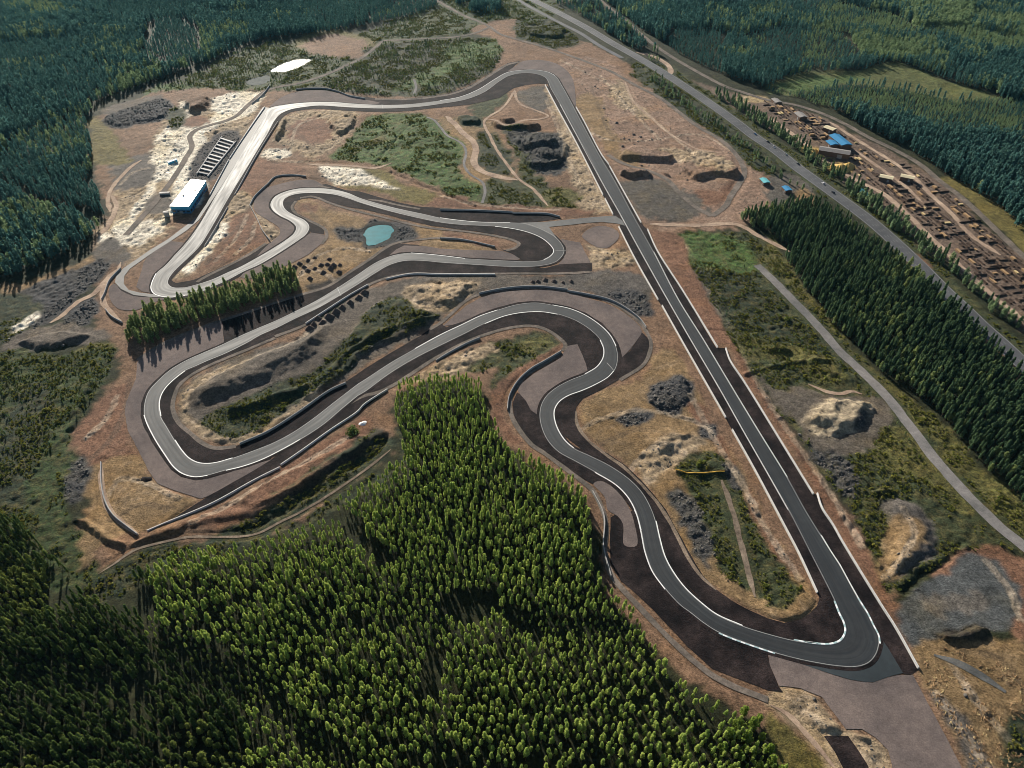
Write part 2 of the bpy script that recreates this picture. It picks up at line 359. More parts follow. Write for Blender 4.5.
sheet('gravel_trap', 'gravel', ZG, [(768,654.5),(795,662),(818,670),(833,675),(850,680),(862,682),(873,683),(888,677.5),(897,675.5),(913,675),(920,688),(928,703.5),(945,735),(962,768),(980,804),(990,830),(900,830),(895,790),(892,765),(888,750),(876,738),(862,729),(846,729),(836,716),(822,697),(800,688),(779,685.6),(770,665)])
# big dark verge outside the front corner
sheet('dark_verge', 'dark_soil', ZD, [(634,510),(641,532.5),(645,552.5),(652.5,572),(665,589.4),(690,613),(718.7,633),(746,643.7),(767,652),(770,665),(779,686.5),(783,692),(768,690),(742,680),(712,668.5),(687,646),(652,608.5),(624.5,583.5),(621,581),(610.6,562.5),(610,541),(610.6,517.5),(615,515),(618,516)])
sheet('gravel_trap', 'gravel', ZG, [(593.7,483.7),(601,481),(611,486),(622.5,497.5),(630,510),(635,526),(637,545.6),(631,547),(624.4,545),(623,523.7),(617.5,516),(607.5,510),(605,497.5)], True)
sheet('dark_verge', 'dark_soil', ZD, [(517,392.5),(512.5,402.5),(513.7,415),(521,430),(530,440),(546,456),(567.5,468.7),(582.5,478.7),(592.5,484),(602.5,481),(611,485.5),(622,497),(634,512),(626,495),(615,484.4),(595,472.5),(576,462),(558.7,452.5),(548.7,442.5),(542.5,431),(539.4,417.5),(540,405)])
sheet('gravel_trap', 'gravel', ZG, [(565,350),(567.5,346),(572,345),(577.5,344.4),(581,352),(586,363.7),(587.5,371),(581,374.5),(570,379),(556,386.5),(545,395),(539.5,405),(538,415),(531,410),(526,401),(517.5,391),(521,383.7),(536,372.5),(561,357.5)])
# dark ground inside the second bend
sheet('dark_verge', 'dark_soil', ZD, [(358,396),(390,373.7),(415,358.6),(440,346),(463.7,334.4),(485,323.7),(505,316),(523.7,312.5),(542.5,312),(557.5,314.4),(575,320.6),(590,330),(600,340),(603.6,349),(603,357.5),(596,367.5),(587,372),(586,363.7),(577.5,344.4),(567.5,346),(562,343),(558.7,337.5),(546,330),(533.7,326.5),(517.5,327),(495,332),(473.7,339.4),(450,350.6),(430,362),(415,373),(390,388),(376,399),(358,412),(330,431),(300,452.5),(281,465),(256,480),(212.5,504),(165,524),(172,519),(207.5,496.5),(248.7,472.5),(272,459),(286,447.5),(325,423.7)])
sheet('gravel_trap', 'gravel', ZG, [(137,362),(152,350),(170,340.5),(200,328.5),(222,321.5),(224,343),(201,353.7),(185,361),(170,369.5),(157,380),(147,391),(141,403),(140.5,416),(144,427),(152,442),(162,457.5),(171,470),(181,477),(195,480.5),(208,479),(228,473),(246,467),(272,459.5),(248.7,473.5),(223.7,487.5),(207.5,496.3),(201,498.7),(176,491),(157.5,483.7),(148.7,471),(138.7,451),(127.5,430),(125,413),(126,402.5),(131,390),(136,378)])
sheet('dark_verge', 'dark_soil', ZD, [(146,386),(157,375),(190,355),(244,332),(243,337),(220,345.6),(185,361),(157.5,381),(148.7,391),(144.6,402.5),(144,415),(155,439.4),(165,455),(173.7,467),(182.5,473.7),(195,477),(226,470.5),(261,460),(272,456),(270,461),(246,468),(208,480),(195,481.5),(180,478),(170,471),(161,459),(151,443),(143,428),(139.5,416),(140,402)])
# brown verge beside the uphill run and the turquoise pond
sheet('dark_verge', 'dark_soil', ZD, [(222,321.5),(236,316.5),(270,305),(301,294.5),(327.5,286),(346,273.7),(368,260),(386,247.5),(397,243.5),(420,245),(413,247),(400,250.5),(388,256),(376,262.5),(359,273.7),(341,285.6),(317.5,300),(296,311),(275,321),(240,336),(224,343)])
sheet('dark_verge', 'dark_soil', ZD, [(244,344),(260,335.5),(277.5,327.7),(317.5,308.5),(340,295.6),(365,280),(372.5,275),(390,265),(405,261),(424,261),(440,262.6),(477.5,265),(515,267),(545,268),(561,264),(592,263),(592,271),(545,272.5),(495,273.5),(440,273.5),(411,273),(390,276.5),(371,283),(345,298),(327.5,310),(306,324),(280,335),(258,345.5),(244,351),(226,358.7),(201,369.4),(186,378.7),(178.7,386),(173.7,398.7),(173,410),(178.7,422.5),(190,434),(202.5,443.5),(215,448),(236,446),(267.5,433.5),(297.5,415),(325,395),(347,381),(367.5,367),(393.7,351),(420,336),(440,322),(446,327),(463.7,323.8),(440,335),(415,348.7),(390,363),(358,383.7),(336,400.6),(311,420),(292.5,432.5),(255,450),(232.5,458),(213.7,463),(200,463),(190,458.7),(182.5,451),(167.5,427.5),(161,416),(159.4,405),(161,396),(166,387.5),(185,371),(207.5,361),(226,353.4)])
sheet('gravel_trap', 'gravel', ZG, [(396,249.5),(404,245.5),(425,246),(440,248.7),(470,250),(502.5,251),(512,254),(520,258.7),(518,260),(502.5,259.5),(465,257.3),(436,254),(411,252),(399,252.5),(388,256.5)])
sheet('dark_verge', 'dark_soil', ZD, [(440,223),(458,224.8),(477.5,225.8),(495,226.7),(512.5,228.9),(530,233),(542.5,238.7),(551,246),(553.6,251),(551,255.6),(543.7,260),(527.5,261.5),(520,259.5),(512,253.5),(502,250),(510,249.5),(517,247.5),(521,243.7),(512.5,239),(496,234.5),(477.5,231.5),(458,229),(430,225.5),(405,219.6),(386,214.6),(361,208.9),(348,207),(330,202),(322,199.5),(310,198),(303,198.5),(296,201),(293.5,207),(297.5,213.5),(310,220),(323.7,227.5),(324.4,234.4),(311,232.5),(309,229),(309.4,227),(305,220.6),(295,215.6),(286,210),(283,203.7),(285,198.7),(292.5,195),(307.5,193),(332.5,194.4),(348,198.5),(361,203),(392.5,212),(424,219.4)])
sheet('gravel_trap', 'gravel', ZG, [(311,232.5),(325,235),(324,240),(320,245),(307.5,255),(295,261.5),(286,265.6),(275,270),(262,275),(248,279),(240,277),(245,271.5),(257.5,266.6),(270,260),(282.5,252),(297.5,242),(306,236)])
sheet('gravel_trap', 'gravel', ZG, [(260,190.6),(276,185),(295,180.6),(312.5,180),(322.5,185),(326,188),(313.7,187.2),(300,187.6),(287.5,190),(275,195),(269,203),(271,210.5),(279,217),(289,222),(294.5,227.5),(292,233),(285,239),(272.5,247),(258,256),(266,246.5),(273.7,240),(280,233.7),(278.7,227.5),(267.5,220),(255,211),(254.4,201)], True)
sheet('dark_verge', 'dark_soil', ZD, [(268,243.7),(248.7,255),(228.7,264),(212,271.5),(193.7,280),(176,283),(168.7,278.5),(168.4,284),(173.7,287.5),(185,287.6),(197.5,284.4),(212.5,279.4),(228,272.3),(257.5,257.5),(272.5,248.7),(286,240),(280,238)])
sheet('dark_verge', 'dark_soil', ZD, [(360,191.5),(380,197.5),(401,203),(420,206.5),(458,209),(512.5,213.3),(547.5,214.8),(560,218.5),(548,220.5),(527,222.5),(512.5,222.3),(477.5,221.6),(458,219.8),(424,213.8),(392.5,207),(361,198),(335,190),(318,185),(326,184),(345,190)])
# top of the circuit
sheet('gravel_trap', 'gravel', ZG, [(508,71.5),(516,66),(522,61.5),(533,60),(545,60.5),(556,63.5),(566,70),(572,78),(575,90),(575,107.5),(568.7,96),(562,85.5),(555,75),(547.5,71.5),(535,69.5),(520,69.8)], True)
sheet('dark_verge', 'dark_soil', ZD, [(520,61),(508,63),(496,70),(483,79),(466,87.5),(448,93.5),(430,96.7),(407,98.5),(382,99),(362,96.5),(345,94),(340,95),(351,103),(382.5,104.5),(407.5,104),(426,102),(440,100),(458.7,97),(477.5,89.5),(493.7,79.5),(507.5,72)])
sheet('gravel_trap', 'gravel', ZG, [(270,107.5),(275,102),(284,96),(296,92),(310,90.5),(324,90.5),(334,92.5),(346,95.5),(362,99),(380,103),(372,104.3),(351,103),(338,102),(322.5,101.5),(307.5,102),(287.5,104)], True)
sheet('dark_verge', 'dark_soil', ZD, [(510,75.8),(525,73.2),(537.5,74.6),(545,77.7),(549,84),(538,83.5),(526,85),(514,88),(508,92),(500,97.5),(486,101),(470,104.5),(452,106.5),(430,108.5),(410,111),(383,112),(351,111),(320,108.7),(305,109.5),(291,112),(284,116),(279,122),(271,134),(263,147),(248,172),(233,197),(211.5,234),(204,247),(191,260),(178.5,271.5),(172,279),(170,284.5),(168,283),(169,278),(175,270),(187.5,258.4),(200,245.6),(208.7,232),(230,195),(260,145.6),(275,119.6),(281,113.4),(291,109.2),(307.5,106.4),(320,105.5),(351,107.3),(382.5,108.3),(407.5,107.6),(440,103.8),(465,99.6),(483.7,92.3),(500,81)])
# hairpin at the far left
sheet('gravel_trap', 'gravel', ZG, [(186,243),(171,241),(156,250.5),(146,258),(143.7,262.5),(140,275),(136,287),(142,291.5),(151,293),(151,288.7),(152,282.5),(156,273.7),(166,265),(175,255)])
sheet('gravel_trap', 'gravel', ZG, [(115,284),(111,285.5),(108.7,292.5),(113.7,305),(121,309.5),(136,310),(147,306),(158,301),(168,298.5),(150,297.5),(133.7,296),(121,290.5)], True)
sheet('dark_verge', 'dark_soil', ZD+.01, [(114,283),(113,287),(119,293),(132,298.5),(150,300),(168.7,300.3),(187.5,298),(200,295),(212.5,289.5),(228,282.5),(245,274),(257.5,268),(270,261),(282.5,253),(297.5,243),(306,236.5),(309,231),(297.5,241),(257.5,265.6),(228,280),(200,292.5),(168.7,297.5),(150,297),(133.7,295),(121,289)])
# link between the teardrop and the straight, hairpin patches
sheet('link_road', 'asphalt_old', ZA-.02, [(520,222.8),(545,222),(570,219.4),(595,217),(615,215.6),(623,221),(625,225.8),(617.5,223.7),(602.5,222),(586,223),(570,225),(549,227),(553,233),(559,241),(553,236),(540,229)])
sheet('gravel_trap', 'gravel', ZG, [(561,238.7),(566,240),(580,242.5),(586,254),(591,263),(575,263.5),(558,264.5),(564,258),(565.5,250)])
# pit lane
sheet('pit_lane', 'asphalt_old', ZA-.04, [(116,276),(123.7,268),(137.5,258.7),(150,250),(167.5,239.5),(180,230),(197.5,217),(207,203),(213,190),(221,176),(229,161),(238,146),(247,131),(255,119),(263,107),(270,108),(263.7,117.5),(256,131),(237.5,161),(217,193),(199,220),(186,231),(171,241),(156,250.5),(143.7,259),(130,268.7),(124.4,276),(123.7,283.7),(128.7,290),(140,292.7),(155,294.5),(168.7,297.5),(150,297),(133.7,295),(121,289),(115,282.5)])
0 and sheet('gravel_pad', 'pad', ZS, [(898,603),(915,588),(935,572),(955,558),(975,557),(1000,568),(1024,590),(1060,610),(1060,640),(1024,632),(1000,637),(985,640),(960,640),(940,642),(918,637),(908,622)], True, 1.2)
sheet('dark_patch', 'dark_soil', ZD, [(824,736),(848,736),(858,750),(867,764),(878,790),(855,790),(843,768),(835,752)])
sheet('gravel_pad', 'gravel', ZG, [(598,226),(612,228),(620,236),(606,248),(595,246),(582,235)], True, 1)

sheet('gravel_trap', 'gravel', ZG, [(443,326),(455,315),(466,306),(480,298),(492,294),(505,291.5),(520,290.5),(536,289.8),(552,290.5),(565,292.5),(578,295.5),(590,298.8),(600,301.5),(610,305),(619,309.5),(627,315),(635,321),(640,326.5),(642,332),(641,334.5),(630,350),(622.5,357),(620.5,350),(618.5,344),(612,333.5),(602,323),(586,313),(570,306.8),(552.5,303),(536,300.8),(517.5,302.3),(497.5,307.5),(480,313.5),(463.7,321),(452,325)])
sheet('dark_verge', 'dark_soil', ZD, [(424,341),(440,327.5),(447,327),(464,319),(480,312),(497.5,306),(517,301),(536,299.5),(553,301.8),(571,305.8),(587,312),(603,322),(613.5,333),(621,345),(623,356),(630,351),(642,332.5),(648,338),(651,349),(648,357),(641,366),(632,372),(618,380),(600,390),(582.5,398.7),(576,407.5),(575,420),(580,432.5),(594,445.6),(610,455),(625,465),(640,479),(655,496),(666,510),(677.5,531),(690,553.7),(702.5,575),(718,591),(731,600),(746,608.7),(767.5,618),(784,622.5),(800,620),(810,613.7),(817,606),(820,595),(836,603),(845,628),(843,637),(830,643.7),(818,643.5),(771,634.4),(716.9,614.4),(672.5,570.6),(660,538.7),(651,507.5),(630,479.4),(590,455.6),(559.6,432.5),(554.4,410.4),(568.7,395.5),(607.5,378),(616.8,366),(616,346),(600,325),(570,308.7),(536,302.7),(497.5,310),(463.7,323.8),(440,335)])

# narrow roads: (name, material, width m, z, points)
ROADS = [
 ('service_road','service',3.8,ZS,[(561,353),(545,363),(531,371.5),(519,383),(511,396),(510,408),(512.5,418.5),(520,431),(532.5,445.6),(541,451),(555,461),(571,473),(584,482.5),(593,491),(604.5,516),(606,533),(604.5,549),(607,563),(612,576),(624.5,591),(645,613),(662,631),(680,649),(697,663.5),(712,675),(740,689),(768,700)]),
 ('service_road','service',3.8,ZS,[(346,405),(363,396),(376,393),(390,387),(415,371.5),(430,361.5),(450,350),(473.7,338.8),(495,331.5),(517.5,326.5),(533.7,326),(546,329.5),(558,337),(565.6,345),(563,351)]),
 ('service_road','service',3.5,ZS,[(236,446.5),(215,448),(202.5,443),(190,433),(178.7,422.5),(173,410),(173.7,398.7),(178.7,386),(186,378.7),(201,369.4),(226,358.2),(248,349.4),(275,338)]),
 ('service_road','service',3.8,ZS,[(137,360),(152,350),(165,342.5),(200.6,327.5),(236,316),(270,304.5),(300,295),(327.5,286.5),(346,274.5),(368,260.5),(384,249),(396,243),(420,239.5),(440,238),(460,239)]),
 ('service_road','service',3.8,ZS,[(275,336.5),(306,324.5),(327.5,310.5),(350,296),(371,283.6),(390,277),(411,273.6),(440,274),(475,274),(505,273.6),(530,273.5),(560,273.5),(590,272)]),
 ('service_road','service',3.5,ZS,[(430,329.5),(442.5,321.5),(454,311),(464,302),(479,294.5),(505,290),(536,288.3),(567,291),(590,296.5),(610,302),(627,312),(640,323),(646,331),(651,343),(650,352),(643,365),(620,380)]),
 ('service_road','service',3.8,ZS,[(300,198),(312,196.5),(330,203),(355,210.6),(386,218),(411,224.4),(436,228.7),(458,230.6),(477.5,233),(496,236),(512.5,240),(519,243.7),(515,248.2),(506,250.5)]),
 ('service_road','service',3.5,ZS,[(296,201),(292,207),(297,214.5),(310,221),(324,228.5),(327,236),(322,244)]),
 ('service_road','service',3.5,ZS,[(318,185.5),(340,191),(360,199),(378,200.5),(400,205.5),(420,209)]),
 ('service_road','service',3.8,ZS,[(197,282),(205,277),(228,265.6),(248,255),(266,243.5)]),
 ('service_road','service',6,ZS,[(519,62),(508,64.5),(495,72),(480,81.5),(464,90),(446,95),(425,98),(400,99.5),(375,99)]),
 ('service_road','service',4,ZS,[(578,121),(591,143),(600,154)]),
 ('dirt_track','path',2.6,ZS,[(576,411),(577,424),(588,440),(605,454),(622,466),(638,481),(655,500),(668,519),(684,550),(700,575),(716,590)]),
 ('site_road','service',7,ZS,[(126,235),(135,225),(144,215),(152,206),(160,196),(170,183),(180,168),(187,156),(192,147),(190,136),(196,130),(210,125),(225,121),(236,116),(246,107),(256,98),(266,91),(280,86.5),(296,84),(312,79.5),(330,73),(346,65.5),(360,59),(376,47),(384,41),(400,40),(430,38.5),(455,37),(475,33),(490,27)]),
 ('site_road','service',7,ZS,[(436,0),(450,8),(465,16),(480,22),(490,27),(500,34),(512,38),(537,45),(562,53),(587,62),(610,71),(635,85),(660,98),(685,117),(700,128),(717,137.5),(734.5,152.5),(744.5,172.5),(739,184),(732,194),(724.5,207),(712,216)]),
 ('site_road','service',6.5,ZS,[(712,216),(697,208),(679.5,193),(667.5,180),(648.7,171),(632.5,166.6),(622,163),(608,155)]),
 ('dirt_track','dirt_road',3.5,ZD,[(625,82),(634,102),(653.7,120),(666,131),(685,143),(700,150),(722,153)]),
 ('dirt_track','dirt_road',7,ZD,[(650,224),(680,225),(705,225),(735,224),(760,236),(790,252)]),
 ('quarry_road','gravel_road',9,ZS,[(757,265),(768,275),(785,292),(805.5,313),(824,333),(840.5,352),(858,368),(875.5,385),(890,400),(903,417),(917,435),(930.5,454),(947,473),(963,491),(978,506),(993,521),(1008,534),(1026,548),(1050,566)]),
 ('highway','highway',18,ZS,[(500,-16),(512,-9),(537,2),(560,13.5),(587,28),(612,43),(637,57),(662,72),(687,88),(712,105),(737,123),(755,137),(775,150),(798,168),(830,191),(868,219),(888,236),(908,254.5),(926,272),(943,289.5),(962,307),(980.5,325),(1003,345),(1024,365),(1060,398),(1110,440)]),
 ('highway','highway',9,ZS,[(515,-2),(530,7),(545,15),(562,24),(580,33),(600,46),(622,58)]),
 ('back_road','service',8,ZS,[(590,-8),(599.5,0),(612,10),(624.5,20),(641,34),(657,47),(672,57),(687,66),(705,76),(724.5,86),(745,93),(768,100),(795,105),(818,112),(843,123),(868,137),(893,149),(918,163),(940,181),(956,193),(973.5,208),(990,224),(1008.5,242),(1024,257),(1050,280)]),
 ('dirt_track','dirt_road',9,ZD,[(636,52),(652,56),(664,62),(670,68),(671,75)]),
 ('yard_road','dirt_road',7,ZD,[(770,118),(800,140),(830,165),(860,182),(885,195),(905,212),(925,232),(950,256),(975,280),(1000,302),(1024,320)]),
 ('yard_road','dirt_road',6,ZD,[(830,122),(862,143),(890,160),(915,178),(932,196),(950,212),(972,236),(1000,255)]),
 ('yard_road','dirt_road',5,ZD,[(855,150),(880,168),(905,186),(922,202)]),
 ('dirt_track','dirt_road',5,ZD,[(121,322),(112,314),(104,303),(103,290),(108,280),(118,270),(121,262)]),
 ('dirt_track','dirt_road',6,ZD,[(50,323),(62,315),(78,302),(95,293),(104,282),(116,270)]),
 ('dirt_track','dirt_road',5,ZD,[(110,212),(108,198),(113,186),(122,176),(132,166),(142,160)]),
 ('dirt_track','dirt_road',6,ZD,[(98,237),(106,228),(112,218),(116,206),(112,195)]),
 ('dirt_track','dirt_road',4,ZD,[(515,90),(506,104),(500,110),(490,116),(484,122),(490,136),(497,150),(506,163),(520,180),(532,188),(543,200),(548,206)]),
 ('dirt_track','dirt_road',4,ZD,[(515,90),(517,100),(522,105),(535,110),(548,116),(540,119),(525,120),(506,125),(495,120),(486,120)]),
 ('dirt_track','dirt_road',9,ZD,[(446,116),(455,124),(463,133),(472,140),(476,150),(474,162),(480,170),(492,175),(505,178),(518,180)]),
 ('stream_bank','gravel_road',3.5,ZD,[(427,117),(434,120),(441,128),(448,136),(458,141),(464,146),(466,154),(464,164),(470,174),(482,182),(485,192),(482,203)]),
 ('dirt_track','gravel_road',4,ZD,[(414,79),(416,87),(414,94)]),
 ('dirt_track','path',4,ZD,[(722,480),(729,500),(735,520),(742,548),(748,572),(755,597)]),
 ('dirt_track','pad',5,ZD,[(934,655),(955,662),(980,675),(1006,692)]),
 ('dirt_track','dirt_road',5,ZD,[(306,164),(330,165),(355,166),(375,168),(392,163)]),
 ('dirt_track','dirt_road',3,ZD,[(770,705),(790,716),(805,732),(822,752),(838,772)]),
 ('forest_road','path',2.0,ZD,[(98,574),(115,563),(135,550),(160,543),(190,537),(225,537),(256,534),(280,522),(306,509),(332,493),(356,476.5),(378,460),(391,449)]),
 ('dirt_track','dirt_road',4,ZD,[(101,463),(102,485),(106,503),(114,516),(126,526),(138,535)]),
 ('dirt_track','dirt_road',4,ZD,[(808,384),(828,392),(840,394),(853,391),(862,394)]),
]

# ------------------------------------------------------------------ natural ground: albedo zones painted in order
DIRT=(.19,.115,.071); RED=(.18,.096,.059); TAN=(.225,.148,.074); SAND=(.36,.27,.17); PALE=(.85,.77,.62); GREY=(.1,.088,.077)  # PALE: light sand, lifted to near white to hold the sun glare
DKSOIL=(.045,.037,.03); RUB=(.058,.057,.058); HEATH=(.045,.056,.026); HEATHY=(.105,.1,.03); HEATHD=(.027,.039,.023); FLOOR=(.02,.024,.01); OLIVE=(.14,.115,.035); GRASS=(.06,.115,.026); MOUND=(.115,.096,.078); ROCKP=(.4,.325,.22)
PAINT = []
def paint(col, pts, amp=3.0, veg=0.0): PAINT.append((col, pts, amp, veg))
# heath belts round the site
paint((.05,.075,.034), [(150,95),(205,70),(256,44),(330,40),(400,18),(440,2),(470,-10),(520,-10),(560,10),(520,30),(480,30),(400,60),(330,85),(250,100),(170,110)], 8, 1)
paint(GRASS, [(145,92),(165,84),(230,90),(250,88),(240,96),(200,98),(150,98)], 4, 1)
paint(OLIVE, [(296,40),(312,31),(340,30),(372,40),(376,48),(360,58),(330,52),(305,52)], 5, .4)
paint(DIRT, [(300,48),(330,35),(370,46),(362,58),(335,58)], 5)
paint(HEATHD, [(376,46),(470,38),(505,42),(508,60),(480,80),(440,95),(400,97),(345,93),(320,88),(345,68)], 5, 1)
paint(GRASS, [(455,45),(495,40),(505,48),(480,62),(440,80),(400,93),(390,90),(430,70)], 8, 1)
# the building site
paint(DIRT, [(100,330),(95,300),(105,262),(90,245),(110,212),(105,195),(98,170),(92,140),(92,118),(115,108),(150,95),(200,88),(250,92),(262,90),(330,93),(430,96),(470,85),(500,60),(495,40),(470,30),(500,20),(530,20),(560,32),(600,48),(640,72),(680,98),(725,128),(755,153),(772,178),(770,200),(740,227),(675,236),(690,290),(720,340),(740,360),(760,390),(790,440),(820,480),(850,520),(880,560),(900,600),(915,640),(930,670),(960,720),(1000,768),(1020,830),(800,830),(780,748),(730,703),(690,683),(650,643),(610,593),(600,550),(585,500),(560,475),(520,452),(495,432),(485,398),(460,380),(420,386),(400,398),(395,430),(388,452),(330,500),(260,535),(150,550),(85,582),(80,540),(90,500),(75,470),(75,430),(100,400),(125,370),(120,345)], 4)
# far dirt field between straight and highway
paint((.245,.158,.11), [(560,58),(600,60),(650,92),(700,125),(745,160),(765,185),(745,225),(650,222),(610,165),(585,120),(578,90)], 6)  # paler than the near dirt: gloss towards the sun painted in
paint(TAN, [(575,100),(590,92),(604,110),(625,150),(640,160),(640,170),(615,160),(590,125)], 4)
paint(SAND, [(612,100),(618,80),(625,84),(636,104),(650,118),(640,118),(625,108)], 4)
paint(SAND, [(655,150),(690,148),(720,155),(735,170),(725,176),(690,165)], 5)
paint(GREY, [(620,185),(660,180),(690,195),(710,213),(690,222),(655,220),(630,200)], 5, .3)
paint(RED, [(690,190),(715,190),(733,180),(725,200),(708,206)], 4)
paint(HEATHD, [(520,18),(545,18),(570,30),(582,42),(560,48),(530,44),(512,34),(512,25)], 4, .7)
paint(HEATHD, [(640,60),(690,98),(735,135),(775,168),(768,178),(720,140),(670,105),(632,72)], 4, .7)
paint(GREY, [(772,178),(800,178),(815,195),(800,210),(770,205)], 5, .2)
paint(TAN, [(798,186),(820,200),(812,207),(795,198)], 3)
# paddock and the pale ground round the building, sun glare painted into the white
paint(SAND, [(130,165),(150,150),(172,112),(200,112),(250,88),(266,95),(258,110),(240,140),(215,150),(200,180),(172,205),(170,225),(150,248),(125,262),(95,248),(98,235),(112,215),(118,185)], 4)
paint(PALE, [(158,140),(172,120),(180,100),(186,104),(192,120),(215,116),(212,98),(240,92),(262,93),(256,110),(236,120),(212,128),(205,140),(215,148),(204,170),(190,181),(165,180),(150,190),(152,170),(145,160)], 3)
paint(PALE, [(172,205),(176,180),(205,180),(196,208),(172,215),(160,220)], 2)
paint(PALE, [(112,226),(126,219),(145,222),(162,218),(168,224),(155,236),(140,246),(118,240)], 3)
paint(PALE, [(97,238),(106,232),(112,240),(105,245)], 2)
paint(PALE, [(140,200),(150,186),(156,186),(148,204),(136,216),(128,222),(130,212)], 2)
paint(RED, [(186,118),(205,116),(210,123),(195,128),(184,126)], 2)
paint((.07,.064,.064), [(189,180),(210,182),(243,138),(236,130),(219,132)], 2)
paint(GREY, [(118,160),(145,155),(155,168),(150,185),(120,190),(112,180)], 4)
paint(MOUND, [(150,197),(168,190),(172,206),(160,214),(146,212)], 2)
paint(OLIVE, [(91,116),(104,122),(124,150),(130,163),(95,164),(90,140)], 3, .5)
paint(MOUND, [(100,110),(150,97),(166,97),(110,116)], 3)
paint(RUB, [(103,118),(135,106),(163,99),(171,103),(168,120),(140,125),(118,129)], 2)
paint(HEATHD, [(173,108),(181,108),(181,128),(174,132),(169,126)], 2, .6)
paint(GREY, [(96,247),(112,238),(132,252),(120,264),(94,262)], 3)
paint(RUB, [(12,292),(40,278),(70,268),(102,258),(108,268),(98,284),(72,302),(48,322),(22,326),(8,312)], 3)
paint(RUB, [(58,318),(70,305),(92,296),(100,308),(90,322),(68,324)], 3)
paint(TAN, [(0,282),(20,284),(55,272),(85,262),(92,256),(96,262),(60,275),(18,293),(0,300)], 3)
paint(MOUND, [(2,348),(25,330),(60,324),(95,328),(114,336),(100,342),(60,346),(20,356)], 3)
paint(HEATHY, [(75,352),(85,345),(116,343),(118,352),(90,357)], 3, .6)
paint(HEATHD, [(0,295),(30,298),(42,305),(30,325),(5,345),(-20,350),(-20,295)], 4, .7)
paint(PALE, [(12,330),(22,322),(36,312),(40,315),(28,326),(16,333)], 2)
# left flank
paint((.034,.058,.018), [(-30,362),(30,352),(75,354),(112,346),(118,352),(105,385),(88,402),(72,425),(76,465),(68,500),(82,540),(88,582),(60,592),(-40,530)], 5, 1)
paint(HEATHD, [(20,390),(40,380),(50,420),(30,470),(10,520),(-10,500)], 5, 1)
paint(RED, [(76,432),(102,400),(130,382),(124,415),(128,440),(136,455),(118,466),(88,464)], 3)
paint(TAN, [(88,465),(138,456),(150,475),(162,487),(200,500),(168,522),(145,531),(100,545),(82,570),(80,540),(92,505),(80,498)], 4)
paint(RUB, [(70,465),(82,455),(92,470),(85,490),(75,505),(68,500)], 3, .3)
paint(HEATHD, [(85,585),(140,552),(200,543),(260,537),(330,503),(385,468),(402,450),(395,428),(410,425),(412,460),(385,486),(345,503),(300,532),(256,548),(150,583),(100,602)], 4, 1)
paint(DKSOIL, [(262,525),(300,500),(340,475),(384,442),(378,432),(330,468),(285,498)], 3, .3)
paint(RED, [(215,510),(250,500),(262,480),(300,455),(340,432),(366,415),(372,432),(330,463),(290,490),(262,512),(225,528),(180,532)], 3)
paint(HEATHD, [(262,505),(290,488),(322,470),(350,455),(372,440),(375,430),(340,455),(300,478)], 4, .8)
paint(HEATHD, [(222,531),(256,520),(272,508),(300,493),(345,467),(372,446),(388,436),(397,440),(386,456),(358,479),(306,511),(256,539),(200,545)], 3, 1)
# inside the first loop
paint(SAND, [(284,118),(300,112),(355,111),(352,128),(336,148),(312,158),(285,148),(276,138)], 4)
paint(RED, [(290,125),(310,116),(330,120),(330,140),(300,145)], 6)
paint(PALE, [(265,150),(290,151),(288,157),(265,158)], 2)
paint(RED, [(246,160),(262,160),(296,166),(305,175),(270,180),(250,198),(232,215),(225,205)], 4)
paint(SAND, [(225,200),(245,190),(250,205),(235,225),(222,240),(205,255),(195,272),(180,280),(172,278),(190,262),(210,240)], 3)
paint(PALE, [(224,222),(231,226),(218,244),(202,262),(190,274),(182,272),(200,252)], 2)
paint(RED, [(235,215),(256,212),(264,232),(268,240),(250,252),(225,262),(205,270),(222,246)], 4)
paint(SAND, [(256,212),(270,224),(278,232),(270,241),(262,230)], 2)
paint(GRASS, [(373,116),(421,114),(441,124),(464,146),(458,160),(463,174),(482,184),(486,205),(470,206),(440,190),(400,172),(381,165),(331,158),(345,145)], 3, 1)
paint(HEATHY, [(355,150),(400,120),(380,140),(345,158)], 5, 1)
paint(OLIVE, [(318,168),(352,167),(390,172),(400,182),(430,192),(440,204),(415,203),(380,193),(340,184)], 4, .4)
paint(PALE, [(319,167),(350,168),(366,172),(388,184),(400,190),(380,188),(345,184),(322,176)], 3)
paint(TAN, [(440,118),(480,118),(510,178),(480,185),(460,165),(466,148)], 3)
paint(HEATHD, [(455,118),(480,118),(482,128),(465,126)], 3, .5)
paint(HEATHD, [(485,130),(500,140),(512,170),(505,176),(484,172),(478,150)], 4, .8)
paint(HEATH, [(495,92),(510,94),(500,108),(485,118),(470,112)], 4, .5)
paint(HEATH, [(506,125),(520,128),(545,185),(560,208),(530,210),(500,208),(485,205),(490,180),(515,178)], 4, .7)
paint(RUB, [(512,132),(560,135),(566,150),(570,170),(560,178),(535,170),(520,150)], 5, .4)
paint(GREY, [(520,92),(545,86),(552,105),(545,114),(525,104)], 4, .2)
paint(SAND, [(546,88),(552,92),(575,140),(600,190),(612,212),(590,214),(570,170),(556,120)], 3)
paint(HEATHY, [(545,190),(575,190),(580,205),(560,210),(545,205)], 4, .7)
paint(RED, [(440,196),(460,194),(480,203),(548,206),(575,208),(600,212),(570,217),(548,215),(500,210),(455,207),(425,204)], 3)
